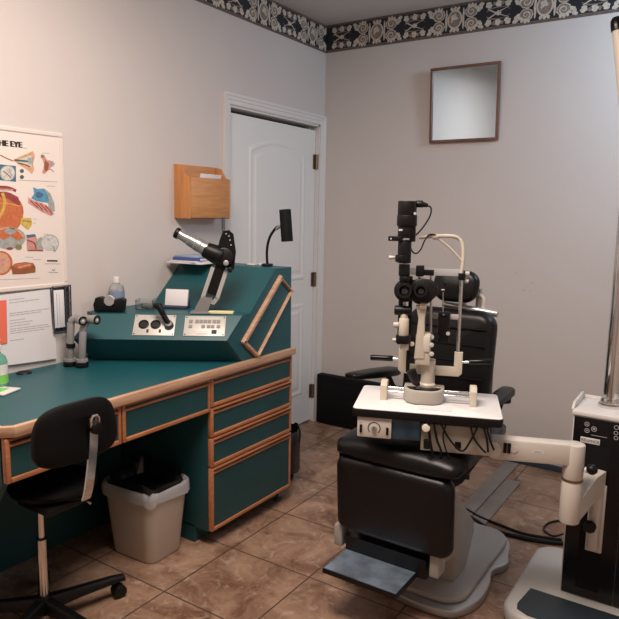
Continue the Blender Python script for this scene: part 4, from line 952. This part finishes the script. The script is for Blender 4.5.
# ------------------------------------------------------------------ slit lamp table
TC = Vector((1.521, -1.681, 0)); TA = R(21)
tb = thing('instrument_table', 'small white topped instrument table with black edge carried over the exam chair seat', 'table', (TC.x, TC.y, .62), TA)
ZT_ = .80-.62
b = MB(); b.prism([(x, y) for x, y in rrect(.500, .310, .016, 4)], lambda u, v, w: (u, v, w), ZT_-.003, ZT_, WHITE, .001); b.build('white_top', tb, world=False)
b = MB(); b.prism([(x, y) for x, y in rrect(.504, .314, .018, 4)], lambda u, v, w: (u, v, w), ZT_-.030, ZT_-.0032, BLK, .002); b.build('tabletop', tb, world=False)
def tw(px, py, w): # plane parallel to the table front at w in front of its centre
    n = Vector((math.sin(TA), -math.cos(TA), 0)); q = at(px, py, TC+n*w, n)-TC; return q.dot(Vector((math.cos(TA), math.sin(TA), 0))), q.z-.62
u0, v1 = tw(357.3, 418, .15); u1, v0 = tw(391, 439.5, .15); print('pbox', u0, u1, v0, v1)
b = MB(); b.box((u0, -.15, v0), (u1, -.110, ZT_-.031), IVORY, .004)
pbx = b.build('power_supply_box', tb, world=False); pbx['label'] = 'ivory box with round dial'
b = MB(); w = u1-u0; h = ZT_-.031-v0; cu, cv = u0+w*.5, v0+h*.48
for k in range(20):
    a, a2 = R(-45)+k*R(13.5), R(-45)+(k+1)*R(13.5)
    b.flat([(cu+r_*math.cos(t_), -.1505, cv+r_*math.sin(t_)) for r_, t_ in ((.019, a), (.0225, a), (.0225, a2), (.019, a2))], INK)
b.lathe([(.009, 0), (.009, .008), (.001, .009)], (cu, -.150, cv), SILVER, axis=(0, -1, 0), n=16); b.box((cu-.0015, -.1605, cv), (cu+.0015, -.159, cv+.008), INK)
b.box((u0+w*.08, -.154, cv-.018), (u0+w*.15, -.15, cv+.010), BLK); b.box((u0+w*.85, -.154, cv-.020), (u0+w*.92, -.15, cv+.006), BLK)
for a_, c_, z in ((.34, .92, v0+h*.86), (.36, .62, v0+h*.13), (.42, .56, v0+h*.07), (.06, .14, cv+.016)): b.box((u0+w*a_, -.1506, z), (u0+w*c_, -.150, z+.002), INKG)
b.build('dial', pbx, world=False)
u0, v1 = tw(421, 425, .15); u1, v0 = tw(486, 450, .15); v0 = .660-.62; print('tbox', u0, u1, v0, v1)
b = MB(); b.box((u0, -.130, v0), (u1+.01, -.03, v1), mat('beige_box_shaded', (.40, .365, .31), .45), .004); b.box((u0+.115, -.1325, v0+.02), (u0+.135, -.1295, v0+.042), BLK); b.build('transformer_box', tb, world=False)  # box colour darkened to carry the shade under the tabletop
b = MB(); b.box((-.20, -.10, v1-.001), (.22, .08, ZT_-.030), BLKM, .002); b.build('under_rail', tb, world=False)
u2, v2 = tw(491, 429, .05); b = MB(); b.box((u1+.0, -.06, v1-.012), (u1+.04, -.01, ZT_-.031), WPLAS, .003); b.build('connector_block', tb, world=False)
b = MB(); u_a, v_a = tw(391.6, 421, .14); u_b, v_b = tw(420, 442, .14)
b.box((u_a, -.14, v_b), (u_b, -.115, ZT_-.031), mat('blue_pouch', (.03, .075, .12), .25, noise_amt=.4, noise_scale=20), .008); b.build('blue_pouch', tb, world=False)
def tl_(px, py, w): u, v = tw(px, py, w); return (u, -w, v)
for pts, r_ in (([(428, 420), (430, 440), (432, 452), (433, 462)], .006), ([(434, 424), (437, 440), (441, 452), (438, 465)], .005), ([(441, 424), (450, 440), (462, 451), (471, 440), (478, 426)], .0045), ([(470, 424), (474, 438), (481, 448), (486, 453)], .0045), ([(484, 428), (487, 440), (488, 452)], .0045), ([(487, 428), (490, 440), (494, 450)], .0045), ([(447, 422), (443, 436), (446, 450), (451, 462), (449, 476)], .0035), ([(467, 455), (467.5, 468), (467.5, 476)], .0025)):
    b = MB(); b.tube([tl_(x, y, .150+.004*math.sin(x)) for x, y in pts], r_*.8, BLK, n=8)
    if r_ > .0055: b.cyl(tl_(427, 440, .165), tl_(427, 448, .165), .012, BLK, n=12)
    if r_ < .003: b.cyl(tl_(467.5, 474, .165), tl_(467.5, 479, .165), .007, BLK, n=10)
    b.build('cable', tb, world=False)
b = MB(); b.cyl(tl_(426, 428, .160), tl_(426, 428, .14), .014, CREAM, n=20, bev=.003); b.build('under_knob', tb, world=False)

# ------------------------------------------------------------------ slit lamp
sl = thing('slit_lamp', 'cream and black slit lamp microscope with tall camera tower on the white instrument table', 'slit lamp', (TC.x, TC.y, .8005), TA)
def s(px, py, w=0.0):
    """w = distance towards the operator's side from the table centre"""
    n = Vector((math.sin(TA), -math.cos(TA), 0)); q = at(px, py, TC+n*w, n)-TC; return Vector((q.dot(Vector((math.cos(TA), math.sin(TA), 0))), -w, q.z-.8005))
KNOB = mat('knob_grey_white', (.46, .44, .41), .4); DIALG = mat('dial_dark', (.05, .05, .05), .4, .5)
def SB(name, m_builder, parent=sl): b = MB(); m_builder(b); return b.build(name, parent, world=False)
# rail blocks
for pa in ((384, 404), (472.5, 404)):
    q = s(*pa, .0); x = q.x
    sg = 1
    SB('rail_block', lambda b: b.prism([(-.030, 0.0005), (-.008, .0005), (.040, .030), (.040, .060), (.020, .066), (-.012, .066), (-.030, .052)], lambda u, v, w: (x+w, u-.005, v), -.012, .012, CREAM, .003))
xl_, xr_ = s(384, 404, 0).x, s(472.5, 404, 0).x
SB('slide_rail', lambda b: (b.cyl((xl_, .012, .036), (xr_, .012, .036), .0045, CHROME, n=12), b.cyl((xl_, -.010, .026), (xr_, -.010, .026), .006, CHROME, n=14)))
# base
xc = (s(403, 395, .03).x+s(444, 395, .03).x)/2; bw = s(444, 395, .03).x-s(403, 395, .03).x
bo = [(xc-bw*.5, .05), (xc-bw*.5, -.015), (xc-bw*.40, -.050), (xc-bw*.22, -.066), (xc+bw*.22, -.066), (xc+bw*.40, -.050), (xc+bw*.5, -.015), (xc+bw*.5, .05)]
SB('slide_base', lambda b: b.prism(bo, lambda u, v, w: (u, v, w), .002, .050, mat('warm_grey_enamel', (.42, .39, .34), .4), .006))
SB('dished_plate', lambda b: b.prism([(xc+(u-xc)*.86, -.006+(v+.006)*.82 if v < 0 else -.004) for u, v in bo[1:-1]], lambda u, v, w: (u, v, w), .0502, .0525, BLKG, .001))
jb = Vector((s(418, 391, .035).x, -.035, .052)); jt = s(411, 370, .045)
SB('joystick', lambda b: (b.cyl(jb, jb+Vector((0, 0, .018)), .007, STEEL, n=14), b.tube([jb+Vector((0, 0, .012)), jb.lerp(jt, .4), jb.lerp(jt, .75), jt], .012, BLK, n=16, rad=lambda t_: .008+.009*math.sin(min(1, t_*1.4)*PI/2)-(.006 if t_ > .97 else 0))))
# chin-rest frame
zb1 = s(456, 376, -.05).z; zb2_ = s(456, 367, -.05).z
xa0, xa1 = s(399, 350, -.05).x, s(407, 350, -.05).x; xb0, xb1 = s(454.5, 352, -.05).x, s(463, 352, -.05).x; zt_ = s(458, 352, -.05).z
SB('headrest_bracket', lambda b: (b.prism([(xa0, zb1+.012), (xa0+.012, zb1), (xb1-.012, zb1), (xb1, zb1+.012), (xb1, zt_), (xb0, zt_), (xb0, zb2_), (xa1, zb2_), (xa1, zt_), (xa0, zt_)], lambda u, v, w: (u, .05+w, v), -.012, .012, CREAM, .004)))
SB('frame_clamp', lambda b: (b.cyl((.0, .05, 0.03), (0, .05, zb1+.005), .02, CREAM, n=16)))
xrR, xrL = s(460.5, 300, -.05).x, xa0+.014
ztop = s(460, 272, -.05).z
for x in (xrL, xrR): SB('frame_rod', lambda b: b.cyl((x, .05, zt_-.002), (x, .05, ztop), .0062, CHROME, n=14))
q1, q2 = s(431, 272, -.02), s(431, 335, -.02)
SB('hanging_rod', lambda b: b.cyl(q1, q2, .0045, STEEL, n=12))
SB('forehead_band', lambda b: (b.box((xrL, .046, s(450, 276, -.05).z), (xrR, .050, s(450, 269, -.05).z), mat('frosted_band', (.55, .56, .58), .35, alpha=.8), .001)))
SB('band_clamp', lambda b: b.box((xrR-.012, .036, s(460, 280, -.05).z), (xrR+.012, .064, s(460, 273, -.05).z), BLK, .002))
SB('band_knob', lambda b: (b.cyl((xrR+.012, .05, ztop-.005), (xrR+.026, .05, ztop-.005), .009, KNOB, n=12), b.cyl((xrR+.012, .05, ztop-.032), (xrR+.024, .05, ztop-.032), .007, KNOB, n=12)))
# canopy tube
def arcp(): return [s(419, 237.5, -.03), s(430, 236.5, -.03), s(450, 236, -.04), s(459, 239, -.05), s(463, 247, -.05), s(463, 262, -.05), s(461, 275, -.05)]
SB('canopy_tube', lambda b: b.tube(arcp(), .0068, CREAM, n=12))
SB('canopy_brace', lambda b: (b.tube([s(439, 239, -.035), s(452, 250, -.042), s(462.5, 262, -.05)], .0042, CREAM, n=10), b.cyl(s(433, 237, -.035), s(438, 236.5, -.035), .010, CREAM, n=14)))
# chin rest
SB('chin_rest_bar', lambda b: b.box((s(432, 318, -.05).x, .045, s(446, 319, -.05).z), (xrR, .055, s(446, 314, -.05).z), KNOB, .002))
SB('chin_rest', lambda b: (b.box((s(438, 320, -.04).x, .020, s(444, 343, -.03).z), (s(450, 320, -.04).x, .055, s(444, 312, -.03).z), BLK, .006), b.lathe([(.012, 0), (.016, .004), (.012, .010), (.001, .011)], s(444, 316, -.03), BLK, n=16), b.cyl(s(443, 292, -.03), s(443, 312, -.03), .0018, STEEL, n=8), b.cyl(s(441.5, 290, -.03), s(444.5, 290, -.03), .003, KNOB, n=8)))
SB('chin_knob', lambda b: (b.cyl(s(431.5, 337, 0), s(431.5, 337, .015), .009, KNOB, n=14), b.cyl(s(436, 336.5, -.01), s(436, 336.5, .012), .012, BLK, n=14), b.cyl(s(448, 333.5, -.01), s(448, 333.5, .0), .007, KNOB, n=10)))
# centre column
SB('base_column', lambda b: (b.lathe([(.030, .050), (.030, .060), (.024, .066), (.022, .10), (.027, .135), (.027, .15), (.001, .15)], (s(427, 380, 0).x, .01, 0), CREAM, n=24)))
SB('pivot_housing', lambda b: (b.box((s(415.5, 350, .01).x, -.03, s(420, 364, .01).z), (s(430.5, 350, .01).x, .03, s(420, 333, .01).z), CREAM, .006), b.box((s(423, 340, .03).x, -.034, s(427, 352, .03).z), (s(430, 340, .03).x, -.028, s(427, 336, .03).z), IVORY, .002)))
for px, py in ((412, 344), (431.5, 345), (431.5, 354)):
    SB('column_knob', lambda b: b.cyl(s(px, py, .02), s(px, py, .036), .0085, KNOB, n=16, bev=.002))
SB('microscope_arm', lambda b: (b.prism([(s(416, 305, .02).x, s(416, 305, .02).z), (s(427, 305, .02).x, s(427, 305, .02).z), (s(425, 318, .02).x, s(425, 318, .02).z), (s(424.5, 358, .02).x, s(424, 358, .02).z), (s(414, 358, .02).x, s(414, 358, .02).z), (s(418.5, 318, .02).x, s(418.5, 318, .02).z)], lambda u, v, w: (u, -.02+w, v), -.014, .014, CREAM, .004), b.cyl(s(420, 306, .036), s(426, 306, .036), .012, CREAM, n=16)))
# microscope head with two eyepieces
SB('microscope_head', lambda b: (b.box((s(404, 290, .02).x, -.035, s(410, 299, .02).z), (s(428, 290, .02).x, .045, s(410, 283, .02).z), BLK, .010), b.cyl(s(422, 291.5, .0), s(422, 291.5, .035), .046, BLK, n=28, bev=.006), b.cyl(s(405.5, 290.5, .0), s(405.5, 290.5, .04), .040, BLK, n=28, bev=.006), b.cyl(s(427, 290, -.01), s(427, 290, .02), .038, BLK, n=28, bev=.006), b.cyl(s(414, 286, 0), s(414, 280, 0), .012, BLK, n=16)))
for px, r_ in ((405, .029), (421, .026)):
    SB('eyepiece', lambda b: b.lathe([(r_, 0), (r_, .018), (r_-.004, .034), (r_*.62, .034), (r_*.55, .020), (.001, .020)], s(px, 291, .036), BLKM, axis=(.0, -1, .12), n=24))
    SB('focus_dial', lambda b: b.lathe([(r_*.42, 0), (r_*.42, .003), (r_*.30, .004), (.001, .004)], s(px, 291, .056), DIALG, axis=(0, -1, .12), n=18))
SB('fixation_block', lambda b: (b.box((s(416, 274, 0).x, -.02, s(420, 276, 0).z), (s(424, 274, 0).x, .015, s(420, 265.5, 0).z), BLK, .002), b.box((s(424, 274, 0).x-.004, -.012, s(420, 275, 0).z), (s(434, 274, 0).x, .012, s(420, 269.5, 0).z), BLK, .002), b.cyl(s(419.5, 275, 0), s(419.5, 286, 0), .006, STEEL, n=12), b.cyl(s(419.5, 279.5, 0), s(419.5, 282, 0), .016, BLK, n=18)))
# illumination tower and camera
TW = .035
def cylpx(b, x0, x1, y0_, y1_, m, w=TW, bev=.003, n=24):
    xm = (x0+x1)/2; r_ = (s(x1, (y0_+y1_)/2, w).x-s(x0, (y0_+y1_)/2, w).x)/2*.97; a_ = s(xm, y1_, w); c_ = s(xm, y0_, w); a_.x = c_.x = (a_.x+c_.x)/2; b.cyl(a_, c_, r_, m, n=n, bev=bev)
SB('camera_head', lambda b: (cylpx(b, 397.5, 417, 201, 216, BLK), cylpx(b, 396.5, 417.5, 215, 226, BLK, bev=.002), cylpx(b, 397.5, 415.5, 225, 238, BLK), b.box((s(410, 238, .02).x, -.055, s(410, 241.5, .035).z), (s(415.5, 238, .02).x, -.01, s(410, 201, .035).z), BLK, .002)))
SB('camera_logo', lambda b: b.box((s(398.6, 230, .062).x, -.0620, s(398, 230.8, .06).z), (s(402.8, 230, .062).x, -.0612, s(398, 229, .06).z), GL))
SB('camera_button', lambda b: b.cyl(s(415, 213.5, .058), s(415, 213.5, .068), .0048, KNOB, n=12))
SB('cable_plug', lambda b: (b.cyl(s(416, 204, .03), s(423, 204, .03), .012, BLK, n=16, bev=.002), b.cyl(s(422, 204.3, .03), s(428, 205.5, .03), .010, BLK, r1=.006, n=14)))
SB('camera_cable', lambda b: b.tube([s(427, 205.5, .03), s(431, 208, .03), s(430, 216, .03), s(424, 226, .02), s(417, 234, .01), s(412, 237, 0)], .0026, BLK, n=8))
SB('lamp_cable', lambda b: b.tube([s(409, 240, .01), s(411.5, 250, .01), s(416, 253.5, .01), s(421, 249, .0), s(425, 240, -.01), s(430, 234.5, -.02), s(437, 235.5, -.03)], .0026, BLK, n=8))
SB('filter_arm', lambda b: (b.box((s(388.5, 236, .05).x, -.06, s(396, 241, .05).z), (s(403, 236, .05).x, -.02, s(396, 236.3, .05).z), BLK, .002), b.cyl(s(391, 238.7, .06), s(391, 238.7, .062), .003, KNOB, n=8)))
SB('lamp_housing', lambda b: (cylpx(b, 397.5, 411.5, 240, 263, BLK), cylpx(b, 395, 408, 255, 262, BLK, w=.045), cylpx(b, 398.5, 410, 264, 276, BLK), cylpx(b, 400.5, 409, 262, 266, STEEL), cylpx(b, 399, 413, 276, 281, BLK), cylpx(b, 401, 411, 280, 292, BLK)))
SB('filter_knob', lambda b: (b.cyl(s(389, 257.5, .045), s(395, 257.5, .045), .0075, KNOB, r1=.005, n=14, bev=.001)))
def rodpx(b, x, y0_, y1_, r_, m, w): a_ = s(x, y1_, w); c_ = s(x, y0_, w); a_.x = c_.x = (a_.x+c_.x)/2; b.cyl(a_, c_, r_, m, n=12)
SB('tower_rod', lambda b: (rodpx(b, 400.5, 300, 312, .004, BLK, .03), rodpx(b, 403.5, 298, 350, .004, STEEL, .018), rodpx(b, 409, 298, 372, .007, BLK, -.005), rodpx(b, 400, 300, 344, .008, BLK, .005)))
SB('slit_drum', lambda b: (b.cyl(s(394.5, 310, .035), s(412, 311, .035), .017, BLK, n=20, bev=.004)))
SB('slit_body', lambda b: (cylpx(b, 398.5, 409, 318, 336, CREAM, bev=.004), cylpx(b, 400, 408, 313, 320, CREAM, bev=.003)))
SB('slit_knob', lambda b: (b.cyl(s(393.5, 325, .035), s(399, 325, .035), .011, KNOB, n=16, bev=.002)))
SB('slit_ring', lambda b: (cylpx(b, 395.5, 411, 335, 343, BLK), b.cyl(s(392.5, 340, .035), s(396, 340, .035), .007, KNOB, n=12), cylpx(b, 400, 409, 343, 350, CREAM)))
# handles
for pts in (((370.5, 357.5), (393, 358.5), (400, 359)), ((492, 361.5), (469, 362), (462, 362))):
    SB('grip_handle', lambda b: (b.cyl(s(*pts[0], -.05), s(*pts[1], -.05), .0105, BLKG, n=18, bev=.003), b.cyl(s(*pts[1], -.05), s(*pts[2], -.05), .005, CHROME, n=12)))

# paper sheet on the table
b = MB(); b.prism([(.0, 0), (.115, 0), (.115, .085), (0, .085)], lambda u, v, w: (u, v, w), 0, .0006, PAPER); 
for x, y in ((.02, .012), (.05, .014), (.10, .02)): b.cyl((x, y, .0005), (x, y, .0009), .0015, INKG, n=8)
o = b.build('paper_sheet', world=False); o.location = tuple(TC+Vector((math.cos(TA), math.sin(TA), 0))*(-.03)+Vector((math.sin(TA), -math.cos(TA), 0))*.115+Vector((0, 0, .8006))); o.rotation_euler = (0, 0, TA); tag(o, 'thin white paper sheet lying before the slit lamp on the instrument table', 'paper')

# ------------------------------------------------------------------ light
def area(name, loc, tgt, sx, sy, e, col):
    l = bpy.data.lights.new(name, 'AREA'); l.shape = 'RECTANGLE'; l.size = sx; l.size_y = sy; l.energy = e; l.color = col
    o = bpy.data.objects.new(name, l); C.objects.link(o); o.location = loc; o.rotation_euler = (Vector(tgt)-Vector(loc)).to_track_quat('-Z', 'Y').to_euler(); return o
area('ceiling_panel_light', (1.35, -2.65, 2.66), (1.35, -2.65, 0), 1.2, .6, 54, (1, .855, .76))
area('cool_wall_fill', (2.75, -.70, 2.45), (2.0, 0, 2.35), .4, .5, 16, (.60, .80, 1))  # unseen cool light added to brighten the back wall's upper right
w = bpy.data.worlds.new('world'); bpy.context.scene.world = w; w.use_nodes = True; w.node_tree.nodes['Background'].inputs[0].default_value = (.5, .5, .55, 1); w.node_tree.nodes['Background'].inputs[1].default_value = .02
vs = bpy.context.scene.view_settings; vs.view_transform = 'Standard'; vs.look = 'None'; vs.gamma = 1; vs.use_curve_mapping = False; vs.exposure = .35
